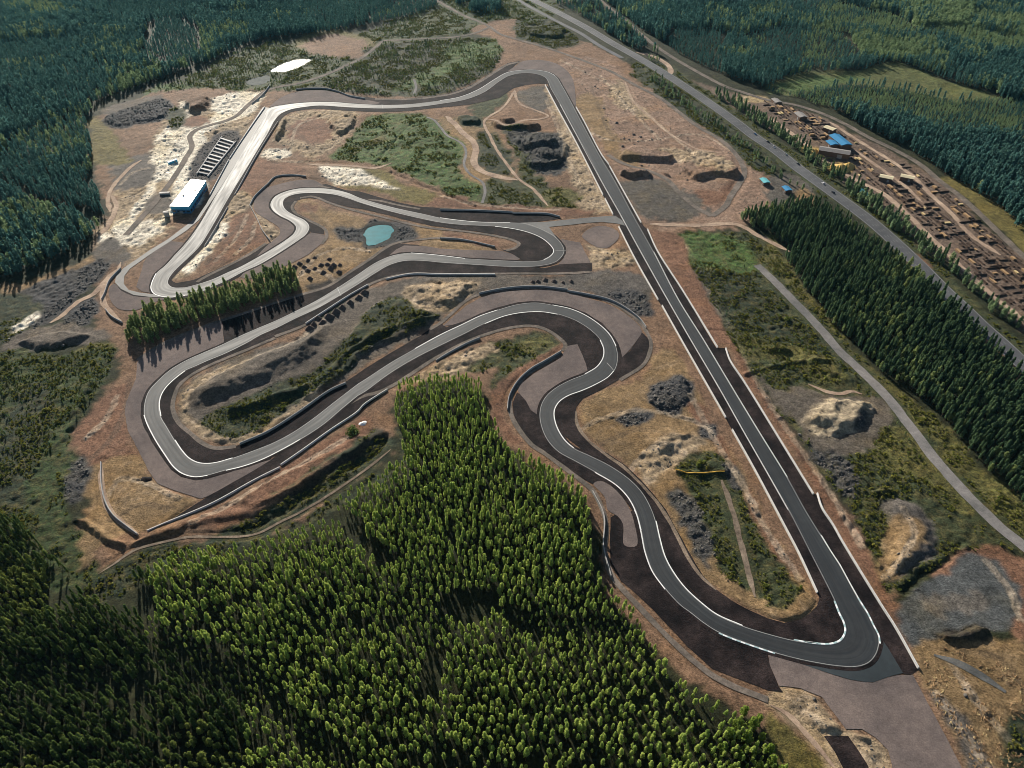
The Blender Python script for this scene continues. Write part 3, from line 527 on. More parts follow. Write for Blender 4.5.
# between esses and the pond
paint(TAN, [(300,199),(315,200),(330,210),(350,215),(366,222),(362,245),(385,250),(365,260),(330,282),(305,293),(286,290),(285,268),(308,256),(324,240),(327,230),(300,212)], 3)
paint(RED, [(300,203),(318,203),(318,211),(300,211)], 3)
paint(RUB, [(335,228),(365,232),(362,242),(340,240)], 2)
paint(RUB, [(364,226),(375,219),(392,221),(412,225),(420,236),(405,242),(385,246),(366,250),(360,240)], 2)
paint((.028,.032,.03), [(362,232),(368,224),(378,221),(392,222),(397,229),(393,238),(384,245),(368,249),(361,242)], 2)
paint(TAN, [(415,224),(440,230),(450,237),(425,240)], 2)
paint(RED, [(443,232),(478,238),(496,242),(497,248),(470,243),(445,238)], 2)
paint(TAN, [(420,241),(445,240),(470,244),(495,250),(440,248),(415,246)], 2)
paint(DKSOIL, [(302,288),(315,282),(340,278),(330,287),(310,292)], 3)
# central mound
paint(MOUND, [(180,395),(200,372),(250,352),(300,335),(345,300),(372,288),(410,277),(530,277),(545,287),(500,288),(465,300),(440,318),(390,350),(345,380),(300,410),(240,443),(205,440),(182,425)], 4)
paint(HEATHD, [(200,420),(230,405),(280,385),(320,365),(360,325),(366,317),(392,298),(437,314),(376,346),(330,385),(290,410),(250,435),(215,440)], 4, .8)
paint(SAND, [(398,292),(416,284),(478,282),(473,292),(463,302),(438,314),(411,304)], 3)
paint(SAND, [(180,398),(190,385),(200,376),(230,363),(220,372),(196,390),(188,410),(200,425),(230,438),(258,430),(300,405),(318,392),(322,398),(290,418),(240,442),(206,440),(186,425)], 2)
paint(HEATHD, [(290,308),(320,295),(345,298),(330,315),(300,325)], 4, .7)
paint(GREY, [(530,275),(570,275),(600,270),(640,275),(650,300),(640,320),(610,300),(560,288),(530,286)], 4)
paint(RUB, [(606,295),(620,289),(640,292),(655,312),(648,318),(632,312)], 3)
paint(SAND, [(583,245),(595,248),(612,250),(625,248),(635,262),(620,268),(595,268),(590,255)], 3)
paint(HEATH, [(500,366),(470,374),(462,366),(470,352),(500,340),(530,332),(548,333),(560,343),(545,356),(520,369),(503,390),(490,388),(492,375)], 3, 1)
paint(HEATHY, [(520,338),(545,336),(555,343),(530,352),(515,350)], 4, 1)
paint(SAND, [(432,366),(465,352),(490,345),(500,348),(470,364),(455,374),(430,382),(410,384)], 3)
paint(RED, [(490,395),(500,380),(520,366),(545,354),(562,342),(566,346),(546,360),(520,377),(505,396),(502,412),(510,428),(525,444),(515,446),(500,430),(492,412)], 2)
# inside the front loop
paint(TAN, [(583,420),(582,405),(600,392),(640,380),(655,355),(670,350),(705,410),(722,440),(738,465),(762,512),(792,562),(815,605),(805,622),(775,618),(720,592),(684,548),(655,495),(625,462),(595,440)], 3)
paint(SAND, [(640,470),(655,440),(690,432),(705,440),(690,455),(665,468),(650,482)], 4)
paint(RED, [(685,400),(700,405),(735,465),(770,530),(795,570),(790,575),(760,530),(725,465)], 3)
paint(RUB, [(647,395),(652,384),(680,376),(692,382),(692,400),(676,416),(655,410)], 2)
paint(RUB, [(612,420),(640,408),(655,414),(650,424),(625,426)], 2)
paint(RUB, [(698,425),(718,424),(716,440),(700,438)], 2)
paint(HEATH, [(676,468),(698,452),(725,458),(738,488),(765,540),(800,600),(790,608),(765,604),(728,575),(708,540),(697,500),(685,482)], 3, 1)
paint(RUB, [(722,460),(735,465),(745,490),(732,490)], 2)
paint(RUB, [(665,490),(690,490),(705,530),(715,570),(700,560),(680,520)], 4, .3)
# right of the straight
paint(HEATH, [(674,237),(735,232),(768,238),(790,268),(835,328),(882,376),(945,428),(982,470),(1030,514),(1030,545),(1000,548),(960,545),(905,588),(888,590),(872,560),(852,512),(822,470),(792,430),(768,395),(748,365),(715,320),(697,285),(682,255)], 3, 1)
paint(GRASS, [(676,237),(730,235),(760,260),(745,275),(700,268)], 4, 1)
paint(HEATHD, [(700,268),(745,276),(775,300),(830,350),(800,352),(760,330),(722,330),(708,300)], 5, 1)
paint(MOUND, [(678,245),(690,262),(715,305),(730,345),(722,340),(700,300),(684,262)], 3)
paint(HEATHY, [(728,345),(770,340),(815,352),(850,380),(830,385),(780,362),(740,358)], 4, 1)
paint(MOUND, [(758,372),(775,390),(800,385),(830,395),(870,395),(890,400),(890,430),(862,455),(830,455),(805,445),(795,420),(775,405)], 4, .2)
paint(ROCKP, [(804,424),(812,412),(832,401),(850,402),(872,402),(874,412),(858,432),(835,437),(815,436)], 2)
paint(RUB, [(852,420),(866,412),(870,416),(858,432),(850,432)], 2, .2)
paint(HEATHY, [(870,440),(905,430),(965,495),(958,515),(920,480),(880,470)], 5, 1)
paint(RUB, [(800,450),(840,455),(860,480),(850,500),(825,470)], 4, .5)
paint(GREY, [(880,505),(905,498),(928,512),(932,545),(918,572),(895,580),(880,560),(893,530)], 3)
paint(TAN, [(895,520),(915,520),(925,540),(910,560),(890,580),(876,575),(880,555)], 3)
paint(HEATHY, [(770,234),(790,268),(835,326),(882,374),(945,426),(985,470),(1030,512),(1030,540),(963,478),(903,403),(875,370),(840,338),(800,296),(764,258)], 4, 1)
paint(RED, [(681,236),(690,262),(720,318),(745,362),(768,398),(795,440),(822,478),(852,520),(872,558),(892,600),(915,642),(920,672),(912,655),(885,604),(842,538),(818,492),(795,455),(745,378),(726,345),(716,345),(660,250),(650,230)], 2)
paint(RED, [(940,580),(930,575),(960,550),(985,545),(1024,560),(1050,580),(1050,640),(1015,638),(1015,600),(985,560),(960,560)], 3)
paint((.082,.086,.085), [(892,609),(912,594),(935,575),(962,556),(978,554),(994,559),(1017,581),(1024,600),(1019,622),(985,628),(962,632),(952,645),(912,650),(897,626)], 4)
paint((.13,.115,.098), [(925,600),(960,590),(990,600),(975,612),(940,612)], 7)
paint(DKSOIL, [(935,632),(985,628),(988,640),(940,643)], 3, .4)
# bottom right
paint(TAN, [(915,645),(985,642),(1060,640),(1060,830),(1000,830),(965,768),(930,692)], 4, .2)
paint(GREY, [(930,690),(950,700),(985,750),(1000,790),(975,780),(950,730)], 4)
paint(HEATHD, [(1010,720),(1060,700),(1060,830),(1015,800)], 4, .6)
paint(SAND, [(780,686),(805,692),(826,706),(846,732),(866,735),(888,755),(896,800),(880,830),(840,800),(815,750),(785,715),(765,702)], 3)
paint(OLIVE, [(766,710),(800,735),(830,780),(800,800),(775,750)], 4, .6)
# lumber yard, highway verges
paint((.14,.1,.075), [(690,80),(720,90),(770,102),(818,115),(868,140),(918,168),(960,198),(990,230),(1060,292),(1060,372),(1024,332),(985,292),(925,247),(870,207),(820,163),(770,128),(715,100)], 3)
paint(HEATH, [(640,65),(690,98),(738,134),(800,180),(850,215),(905,260),(960,318),(1030,385),(1030,350),(980,305),(925,250),(868,205),(800,155),(740,112),(690,80),(660,62)], 3, .6)
paint(RED, [(905,258),(945,300),(1000,358),(1030,388),(1040,384),(1000,345),(950,295),(915,252)], 3)
paint((.36,.24,.07), [(802,148),(812,147),(828,152),(836,160),(818,157)], 2)
paint((.36,.24,.07), [(824,166),(838,164),(852,164),(856,171),(838,176)], 2)
paint((.4,.3,.16), [(733,99),(764,96),(770,101),(738,103)], 1)
paint(OLIVE, [(940,180),(960,192),(1000,230),(1040,262),(1060,262),(1020,222),(985,196),(950,178)], 3, .4)
paint((.1,.115,.04), [(765,92),(800,74),(863,70),(893,63),(943,80),(1000,98),(950,101),(893,90),(840,86),(780,96)], 5, .5)
paint((.08,.13,.04), [(780,86),(830,76),(870,78),(840,85),(790,93)], 4, .5)

# heights: mounds (points, height m, soft edge m) and ridges (polyline, height m, half width m)
MOUNDS = [
 ([(188,395),(215,374),(260,355),(300,340),(330,325),(320,350),(300,365),(270,380),(230,395),(205,405)], 6, 20),
 ([(300,398),(340,365),(380,340),(420,320),(438,315),(410,332),(370,352),(335,382),(310,402)], 3, 5),
 ([(358,322),(390,300),(432,312),(400,328),(372,342),(350,345)], 3, 8),
 ([(405,290),(420,285),(474,283),(462,298),(440,308),(418,304)], 3.5, 12),
 ([(620,160),(635,148),(660,152),(675,158),(668,162),(640,160)], 5.5, 6),
 ([(684,160),(700,154),(725,162),(740,172),(737,178),(712,176),(694,180),(684,172)], 6, 7),
 ([(618,174),(650,170),(672,176),(655,176),(625,177)], 6, 5),
 ([(806,424),(814,410),(834,400),(868,402),(872,412),(856,430),(832,434)], 4.5, 12),
 ([(885,510),(905,500),(925,514),(930,540),(918,566),(900,572),(888,560),(896,535)], 3.5, 9),
 ([(528,140),(560,140),(565,160),(540,160)], 4, 6),
 ([(648,394),(655,384),(680,378),(690,386),(690,400),(676,412),(657,406)], 2, 7),
 ([(184,103),(195,97),(210,99),(207,109),(195,114),(186,111)], 8, 14),
 ([(105,118),(135,107),(162,100),(168,106),(166,117),(140,122),(120,126)], 2, 6),
 ([(584,232),(600,228),(612,232),(600,238)], 2, 4),
 ([(516,26),(545,20),(565,30),(560,38),(530,36)], 5, 10),
 ([(456,119),(478,119),(480,124),(462,124)], 5, 5),
 ([(490,120),(525,122),(540,128),(515,130),(492,126)], 5, 4),
 ([(515,140),(545,138),(556,146),(530,150)], 5, 4),
 ([(520,156),(552,154),(560,164),(530,168)], 5, 4),
 ([(575,422),(590,432),(615,448),(600,440)], 1, 4),
 ([(640,440),(660,430),(690,430),(680,445),(655,455)], 2, 10),
 ([(282,122),(286,118),(284,132),(278,140),(274,136)], 5, 5),
 ([(330,122),(352,116),(355,124),(340,134)], 4, 5),
 ([(20,345),(50,335),(90,335),(80,342),(40,350)], 4, 8),
 ([(240,500),(290,470),(330,450),(360,436),(372,440),(330,470),(285,497),(255,512)], 2.6, 6),
 ([(800,352),(850,362),(880,382),(860,384),(820,372)], 2, 8),
 ([(700,462),(720,462),(728,474),(705,472)], 2, 5),
 ([(940,634),(985,630),(985,636),(945,639)], 3, 3),
]
RIDGES = [
 ([(232,412),(262,402),(300,390),(330,372),(352,352),(385,334),(420,322)], 4, 6),
 ([(140,543),(180,528),(232,516),(262,510),(300,486),(340,462),(380,435)], 2, 7),
 ([(745,374),(790,364),(830,362)], 2, 4),
 ([(790,470),(830,500),(860,540),(880,565)], 1.5, 3),
 ([(905,584),(935,560),(965,545)], 2, 4),
 ([(875,493),(892,491)], 3, 4),
 ([(640,66),(690,99),(740,138),(780,170)], 2.5, 8),
 ([(676,472),(697,474),(724,473)], 1.5, 3),
 ([(78,520),(98,530),(112,541),(122,545)], 2.5, 4),
 ([(92,382),(80,404),(70,428)], 3, 6),
 ([(770,350),(790,352)], 3, 4),
]
DITCHES = [
 ([(98,571),(135,553),(160,546),(230,534),(262,527),(300,500),(340,477),(384,445),(386,436)], 1.5, 5),
 ([(780,710),(800,722),(820,748),(840,775)], 1.5, 3),
 ([(600,490),(612,520),(611,556),(625,580)], 1.0, 2.5),
 ([(391,172),(420,185),(450,196),(476,207)], 2, 5),
 ([(372,165),(388,148),(410,125)], 1.2, 4),
 ([(960,545),(925,572),(905,590)], 2, 5),
 ([(430,362),(400,379),(365,402)], .8, 2.5),
 ([(700,330),(760,330),(790,325)], 1.0, 3),
]
# ================================================================== GROUND
def point_in(P, X, Y):
    ins = np.zeros(X.shape, bool); n = len(P)
    for i in range(n):
        x1, y1 = P[i]; x2, y2 = P[(i + 1) % n]
        if y1 == y2: continue
        c = ((y1 > Y) != (y2 > Y)) & (X < (x2 - x1) * (Y - y1) / (y2 - y1) + x1)
        ins ^= c
    return ins
def edge_dist(P, X, Y, closed=True):
    d = np.full(X.shape, 1e9); n = len(P)
    for i in range(n if closed else n - 1):
        a = P[i]; b = P[(i + 1) % n]; ab = b - a; L = max(ab @ ab, 1e-9)
        t = np.clip(((X - a[0]) * ab[0] + (Y - a[1]) * ab[1]) / L, 0, 1)
        d = np.minimum(d, (X - a[0] - t * ab[0]) ** 2 + (Y - a[1] - t * ab[1]) ** 2)
    return np.sqrt(d)
def axis_pts():
    xs = np.concatenate([[-9000, -5000, -3000, -2000], np.arange(-1500, -640, 4.0), np.arange(-640, 740, 1.25), np.arange(740, 1500, 4.0), [1500, 2000, 3000, 5000, 9000]])
    ys = [90.0]
    while ys[-1] < 1950: ys.append(ys[-1] + max(.85, .85 + (ys[-1] - 250) / 1000 * 2.2))
    ys = np.concatenate([[-5000, -2000, -600, -150, 0, 50], ys, [2100, 2500, 3500, 6000, 12000]])
    return xs, ys
XS, YS = axis_pts()
GX, GY = np.meshgrid(XS, YS)
def window(P, pad):
    x0, y0 = P.min(0) - pad; x1, y1 = P.max(0) + pad
    i0, i1 = np.searchsorted(XS, [x0, x1]); j0, j1 = np.searchsorted(YS, [y0, y1])
    return slice(max(j0 - 1, 0), j1 + 1), slice(max(i0 - 1, 0), i1 + 1)

# warped coordinates give natural borders between the kinds of soil
W1 = fbm(GX, GY, 22, 3); W2 = fbm(GX, GY, 22, 4)
Wf1 = fbm(GX, GY, 5, 31, 2); Wf2 = fbm(GX, GY, 5, 32, 2)
ALB = np.empty(GX.shape + (3,)); ALB[:] = FLOOR
VEG = np.full(GX.shape, .2)
for k, (col, pts, amp, veg) in enumerate(PAINT):
    P = catmull(GA(pts), closed=True, step=12)
    sl = window(P, amp * 2 + 4)
    # amp is given in map units; nearer ground is seen larger
    sc_ = amp * (.5 + P[:, 1].mean() / 900)
    X = GX[sl] + W1[sl] * sc_ * 1.6 + Wf1[sl] * sc_ * 1.2; Y = GY[sl] + W2[sl] * sc_ * 1.6 + Wf2[sl] * sc_ * 1.2
    m = point_in(P, X, Y)
    ALB[sl][m] = col; VEG[sl][m] = veg
# soften by one cell
def blur(A, n=1):
    for _ in range(n):
        B = A.copy()
        B[1:-1] = (A[:-2] + 2 * A[1:-1] + A[2:]) / 4
        A = B.copy()
        A[:, 1:-1] = (B[:, :-2] + 2 * B[:, 1:-1] + B[:, 2:]) / 4
    return A
ALB = blur(ALB, 2); VEG = blur(VEG, 2)
# worn wheel tracks over the bare soil: paler compacted lines, darker wet ruts and drainage lines
RUTS = [
 [(690,240),(712,285),(745,345),(765,385),(800,440),(835,490),(868,545),(895,590)],[(686,243),(706,285),(738,343),(760,388),(794,440),(828,490),(862,548)],
 [(600,165),(590,140),(580,120)],[(604,168),(612,180),(630,200),(640,215)],[(560,60),(590,75),(625,95),(660,125),(690,150),(720,168)],[(585,130),(610,140),(650,140),(700,135),(730,150)],
 [(590,85),(600,110),(612,135),(640,150)],[(600,75),(630,110),(660,140)],[(580,430),(600,420),(640,410),(690,420),(710,430)],[(600,445),(640,430),(680,440),(715,445)],[(630,470),(650,450),(680,445)],
 [(690,395),(715,440),(742,485),(770,535),(800,580)],[(105,262),(120,250),(135,235),(160,218)],[(140,200),(160,190),(180,185)],[(120,185),(135,172),(150,168)],
 [(205,265),(222,245),(240,225),(250,205)],[(215,262),(235,240),(248,215)],[(235,255),(250,240),(256,222)],[(280,120),(300,135),(320,150),(340,140),(352,120)],[(290,150),(300,125),(330,115)],[(268,160),(300,162),(320,160)],
 [(305,205),(320,222),(345,240),(360,248)],[(300,275),(320,255),(345,248),(370,252)],[(290,285),(310,270),(335,280)],[(90,460),(110,440),(125,410),(130,380)],[(85,440),(105,420),(118,395)],[(105,500),(120,480),(150,485),(180,500)],
 [(110,520),(140,505),(170,510)],[(190,525),(230,505),(270,482),(310,460),(350,436)],[(785,700),(815,720),(845,745),(880,765)],[(790,695),(830,705),(860,730)],[(935,690),(955,720),(985,765)],[(950,660),(975,700),(1010,740)],[(960,650),(1000,660),(1024,690)],
 [(985,560),(1010,590),(1020,620)],[(900,510),(912,535),(900,560),(885,578)],[(800,445),(815,405),(835,395),(865,400)],[(550,95),(570,135),(592,180),(606,210)],[(546,100),(562,140),(580,185)],[(500,88),(515,95),(530,100),(545,98)],
 [(440,196),(470,203),(510,208),(560,210)],[(590,240),(610,255),(632,265)],[(180,395),(210,370),(260,345),(310,325)],[(200,385),(240,365),(290,345),(330,315)],
]
rs = random.Random(5)
for k, pts in enumerate(RUTS):
    Pk = catmull(GA(pts), step=4)
    for off in (-.95, .95):
        Q = Pk + normals(Pk) * off * 1.3
        sl = window(Q, 5); d = edge_dist(Q, GX[sl] + Wf1[sl] * 1.2, GY[sl] + Wf2[sl] * 1.2, False)
        a = np.clip(1.25 - d / 1.3, 0, 1) * (.35 + .3 * vnoise(GX[sl], GY[sl], 30, k)) * (1 - .8 * VEG[sl])
        tone = np.array((.5, .4, .29)) if k % 3 else np.array((.09, .068, .05))
        ALB[sl] = ALB[sl] * (1 - a[..., None]) + tone * a[..., None]

# ---- heights
Hh = fbm(GX, GY, 9, 7, 4) * .55 + fbm(GX, GY, 60, 8, 3) * 1.2 + .4
rub = np.clip(1 - np.abs(ALB - np.array(RUB)).sum(-1) / .03, 0, 1)
Hh += rub * (fbm(GX, GY, 3.2, 77, 2) * 1.3)
DIRTY = np.clip((ALB.sum(-1) - .45) / .3, 0, 1)
Hh += DIRTY * (fbm(GX, GY, 4.5, 55, 2) * 1.3 - np.abs(fbm(GX, GY, 14, 56, 3)) * 2.4 + .5)
Hh += VEG * (fbm(GX, GY, 4.0, 57, 2) * .9 - np.abs(fbm(GX, GY, 22, 58, 3)) * 1.5)
for k, (pts, h, soft) in enumerate(MOUNDS):
    P = catmull(GA(pts), closed=True, step=8)
    sl = window(P, 25)
    X = GX[sl] + W1[sl] * 5 + Wf1[sl] * 2; Y = GY[sl] + W2[sl] * 5 + Wf2[sl] * 2
    ins = point_in(P, X, Y); d = edge_dist(P, X, Y)
    f = np.clip(.25 + np.where(ins, d, -d) / soft, 0, 1); f = f * f * (3 - 2 * f)
    rr = 1 + .25 * fbm(X, Y, 14, 300 + k, 4)
    Hh[sl] += f * h * rr
for sgn, LST in ((1, RIDGES), (-1, DITCHES)):
    for k, (pts, h, w) in enumerate(LST):
        P = catmull(GA(pts), step=8)
        sl = window(P, 3 * w + 6)
        X = GX[sl] + W1[sl] * 2.5 + Wf1[sl] * 1.2; Y = GY[sl] + W2[sl] * 2.5 + Wf2[sl] * 1.2
        d = edge_dist(P, X, Y, False)
        f = np.clip(1 - d / w, 0, 1); f = f * f * (3 - 2 * f) * (1 + .3 * fbm(X, Y, 10, 500 + k))
        Hh[sl] = Hh[sl] + sgn * h * f

# ---- the made ground is level: press the terrain down under it
FLAT = np.zeros(GX.shape, bool)
def smoothed(pts, smooth):
    return catmull(GA(pts), closed=True, step=3) if smooth else resub(GA(pts), 4)
SHEETP = []
for i, (nm, mt, z, smooth, pts, amp) in enumerate(SHEETS):
    P = smoothed(pts, smooth)
    if nm not in ('runoff', 'pit_lane', 'link_road'): P = rough(P, amp * (.6 + P[:, 1].mean() / 900), 7, 900 + i)
    SHEETP.append(P)
    sl = window(P, 3); FLAT[sl] |= point_in(P, GX[sl], GY[sl])
TRK = [seg_edges(*s) for s in TRACK]
for A, B in TRK:
    P = np.concatenate([A, B[::-1]]); sl = window(P, 3)
    FLAT[sl] |= point_in(P, GX[sl], GY[sl])
    for Q in (A, B):
        sl = window(Q, 4); FLAT[sl] |= edge_dist(Q[::2], GX[sl], GY[sl], False) < 2.8
ROADP = []
for nm, mt, w, z, pts in ROADS:
    P = evenly(catmull(GA(pts), step=3), 3.0); ROADP.append(P)
    sl = window(P, w)
    FLAT[sl] |= edge_dist(P, GX[sl], GY[sl], False) < w / 2 + 1.5
PONDS = {
 'pond_teal': [(367.5,229),(371,227),(376,225),(384,225),(391,226),(393,230),(391.5,234),(387.5,239),(382,241),(377.5,243),(372,245),(367.5,244.5),(365,240),(364,234)],
 'pond_pale': [(271,71.3),(277,67),(285,63),(294,60),(303,58.8),(311,59.5),(306,63.5),(298,67.5),(288.5,70.6),(279,72)],
 'pond_grey': [(246,82),(258,77),(268,75.5),(271,79),(262,84),(250,85)],
}
PONDP = {k: rough(catmull(GA(p), closed=True, step=1.5), 2.6 if k == 'pond_teal' else 2.5, 9, 77) for k, p in PONDS.items()}
for P in PONDP.values():
    sl = window(P, 4); FLAT[sl] |= point_in(P, GX[sl], GY[sl])
F = FLAT.copy()
for _ in range(2):
    E = F.copy(); E[1:] |= F[:-1]; E[:-1] |= F[1:]; E[:, 1:] |= F[:, :-1]; E[:, :-1] |= F[:, 1:]; F = E
Fs = np.maximum(blur(F.astype(float), 5), F)
Hh = Hh * (1 - Fs) - .16 * Fs
far = (np.abs(GX) > 1500) | (GY > 2050) | (GY < 60)
Hh[far] = 0
for P in PONDP.values():
    sl = window(P, 4); Hh[sl][point_in(P, GX[sl], GY[sl])] = -1.2

def height(x, y):
    i = np.clip(np.searchsorted(XS, x) - 1, 0, len(XS) - 2); j = np.clip(np.searchsorted(YS, y) - 1, 0, len(YS) - 2)
    fx = (x - XS[i]) / (XS[i + 1] - XS[i]); fy = (y - YS[j]) / (YS[j + 1] - YS[j])
    return (Hh[j, i] * (1 - fx) + Hh[j, i + 1] * fx) * (1 - fy) + (Hh[j + 1, i] * (1 - fx) + Hh[j + 1, i + 1] * fx) * fy

# ---- ground material
def ground_mat():
    m, nt, out = newmat('earth_and_heath')
    tc = N_(nt, 'ShaderNodeTexCoord'); vec = tc.outputs['Object']
    ca = N_(nt, 'ShaderNodeAttribute'); ca.attribute_name = 'soil'
    va = N_(nt, 'ShaderNodeAttribute'); va.attribute_name = 'veg'
    c = ca.outputs['Color']; veg = va.outputs['Fac']
    nv = noise_node(nt, vec, .11, 5, .7); nv2 = noise_node(nt, vec, .5, 4, .7)
    # patches of heather and dry grass in the vegetation
    k = math_(nt, 'MULTIPLY', maprange(nt, nv.outputs['Fac'], .45, .68, 0, 1), veg)
    c = mixcol(nt, math_(nt, 'MULTIPLY', k, .65), c, (.15, .115, .04))
    k2 = math_(nt, 'MULTIPLY', maprange(nt, nv2.outputs['Fac'], .48, .62, 0, 1), veg)
    c = mixcol(nt, math_(nt, 'MULTIPLY', k2, .75), c, (.025, .034, .014))
    # the soil turns from rusty to grey to ochre over tens of metres
    nh = noise_node(nt, vec, .022, 4, .6); nh2 = noise_node(nt, vec, .035, 4, .6)
    c = mixcol(nt, maprange(nt, nh.outputs['Fac'], .5, .68, 0, .55), c, mixcol(nt, 1.0, c, (1.15, 1.0, .7), 'MULTIPLY'))
    c = mixcol(nt, maprange(nt, nh2.outputs['Fac'], .52, .7, 0, .6), c, mixcol(nt, 1.0, c, (.62, .66, .7), 'MULTIPLY'))
    # bare soil: paler dry streaks and dark clods
    bare = math_(nt, 'SUBTRACT', 1.0, veg)
    nb = noise_node(nt, vec, .06, 6, .72, .8)
    lum = N_(nt, 'ShaderNodeRGBToBW'); nt.links.new(c, lum.inputs[0])
    br = math_(nt, 'MULTIPLY', bare, maprange(nt, lum.outputs[0], .12, .25, 0, 1))
    c = mixcol(nt, math_(nt, 'MULTIPLY', br, maprange(nt, nb.outputs['Fac'], .52, .7, 0, .7)), c, (.5, .4, .3))
    nc = noise_node(nt, vec, .35, 5, .75)
    c = mixcol(nt, math_(nt, 'MULTIPLY', br, maprange(nt, nc.outputs['Fac'], .5, .64, 0, .75)), c, (.075, .056, .044))
    for s, a in ((.02, .3), (.2, .55), (.7, .7)):
        n = noise_node(nt, vec, s, 4, .7)
        kk = maprange(nt, n.outputs['Fac'], .25, .75, 1 - a, 1 + a)
        hs = N_(nt, 'ShaderNodeVectorMath', operation='SCALE'); nt.links.new(c, hs.inputs[0]); nt.links.new(kk, hs.inputs['Scale']); c = hs.outputs[0]
    b = N_(nt, 'ShaderNodeBsdfPrincipled'); nt.links.new(c, b.inputs['Base Color'])
    b.inputs['Roughness'].default_value = .85; b.inputs['Specular IOR Level'].default_value = .13
    n1 = noise_node(nt, vec, .9, 5, .75)
    bp = N_(nt, 'ShaderNodeBump'); bp.inputs['Distance'].default_value = 1.3; bp.inputs['Strength'].default_value = 1
    nt.links.new(n1.outputs['Fac'], bp.inputs['Height']); nt.links.new(bp.outputs['Normal'], b.inputs['Normal'])
    nt.links.new(b.outputs[0], out.inputs[0]); return m

nx, ny = len(XS), len(YS)
me = bpy.data.meshes.new('ground')
co = np.stack([GX, GY, Hh], -1).reshape(-1, 3).astype(np.float32)
idx = (np.arange(ny - 1)[:, None] * nx + np.arange(nx - 1)[None, :]).reshape(-1)
quads = np.stack([idx, idx + 1, idx + 1 + nx, idx + nx], 1).astype(np.int32)
me.vertices.add(len(co)); me.vertices.foreach_set('co', co.ravel())
me.loops.add(quads.size); me.loops.foreach_set('vertex_index', quads.ravel())
me.polygons.add(len(quads)); me.polygons.foreach_set('loop_start', np.arange(0, quads.size, 4, dtype=np.int32))
me.polygons.foreach_set('use_smooth', np.ones(len(quads), bool))
me.update(calc_edges=True)
at = me.attributes.new('soil', 'FLOAT_COLOR', 'POINT')
at.data.foreach_set('color', np.concatenate([ALB.reshape(-1, 3), np.ones((len(co), 1))], 1).astype(np.float32).ravel())
at = me.attributes.new('veg', 'FLOAT', 'POINT'); at.data.foreach_set('value', VEG.astype(np.float32).ravel())
link('ground', me, ground_mat(), kind='structure')

# ---- made ground: verges, gravel traps, roads
for i, ((nm, mt, z, s, pts, amp), P) in enumerate(zip(SHEETS, SHEETP)):
    # sheets that overlap must never share a plane
    link(nm, poly_mesh(nm, [P], z + .0012 * i), M[mt], kind='structure')
for i, ((nm, mt, w, z, pts), P) in enumerate(zip(ROADS, ROADP)):
    wob = .12 * min(w, 6) if nm not in ('highway',) else .15
    link(nm, ribbon_mesh(nm, P, w, z + .0009 * i + (.03 if nm == 'highway' else 0), wob * (2 if mt in ('dirt_road', 'path') else 1), 40 + i, 0, 14 if mt in ('dirt_road', 'path', 'pad') else 0), M[mt], kind='structure')

# bare earth shoulder under and beside the whole track
for i, (A, B) in enumerate(TRK):
    PA_ = evenly(A, 2.0); PB_ = evenly(B, 2.0)
    for j, Q in enumerate((PA_, PB_)):
        link('shoulder', ribbon_mesh('shoulder', Q, 4.2, ZG + .056 + .001 * (2 * i + j), .35, 700 + i), M['dark_soil'], kind='structure')
# ---- race track
V = []; Fc = []
V = []; Fc = []; UV = []; NC = 6; ubase = 0.0
for A, B in TRK:
    n = int(max(arclen(A)[-1], arclen(B)[-1]) / 2.5)
    sa, sb = arclen(A), arclen(B)
    # march along both edges together so that cross sections stay square to the road
    ia = [0.0]; ib = [0.0]
    while True:
        ta, tb = ia[-1], ib[-1]
        best = None
        for da, db in ((2.5, 2.5), (2.5, 1.7), (1.7, 2.5), (2.5, .9), (.9, 2.5)):
            qa, qb = min(ta + da, sa[-1]), min(tb + db, sb[-1])
            pa = np.array([np.interp(qa, sa, A[:, 0]), np.interp(qa, sa, A[:, 1])]); pb = np.array([np.interp(qb, sb, B[:, 0]), np.interp(qb, sb, B[:, 1])])
            c = np.linalg.norm(pa - pb) + .02 * abs(da - db)
            if best is None or c < best[0]: best = (c, qa, qb)
        ia.append(best[1]); ib.append(best[2])
        if ia[-1] >= sa[-1] - 1e-6 and ib[-1] >= sb[-1] - 1e-6: break
        if len(ia) > 5000: break
    ia, ib = np.array(ia), np.array(ib)
    PA = np.stack([np.interp(ia, sa, A[:, 0]), np.interp(ia, sa, A[:, 1])], 1); PB = np.stack([np.interp(ib, sb, B[:, 0]), np.interp(ib, sb, B[:, 1])], 1)
    b0 = len(V)
    for i in range(len(PA)):
        for k in range(NC + 1):
            q = PA[i] + (PB[i] - PA[i]) * k / NC; V.append((q[0], q[1], ZA)); UV.append((ubase + (ia[i] + ib[i]) / 2, k / NC))
    for i in range(len(PA) - 1):
        for k in range(NC):
            a = b0 + i * (NC + 1) + k; Fc.append((a, a + NC + 1, a + NC + 2, a + 1))
    ubase += (sa[-1] + sb[-1]) / 2
me = mesh_pydata('race_track', V, Fc)
uvl = me.uv_layers.new(name='UVMap'); li = np.empty(len(me.loops), np.int32); me.loops.foreach_get('vertex_index', li)
uvl.data.foreach_set('uv', np.array(UV, np.float32)[li].ravel())
bm = bmesh.new(); bm.from_mesh(me); bmesh.ops.recalc_face_normals(bm, faces=bm.faces); bm.to_mesh(me); bm.free()
if sum(p.normal.z for p in me.polygons) < 0: me.flip_normals()
link('race_track', me, M['asphalt'], kind='structure')
def edge_line(P, w, z, mat, name, inward=0.0):
    P = evenly(P, 2.0)
    return link(name, ribbon_mesh(name, P, w, z, 0, 1, inward), M[mat], kind='structure')
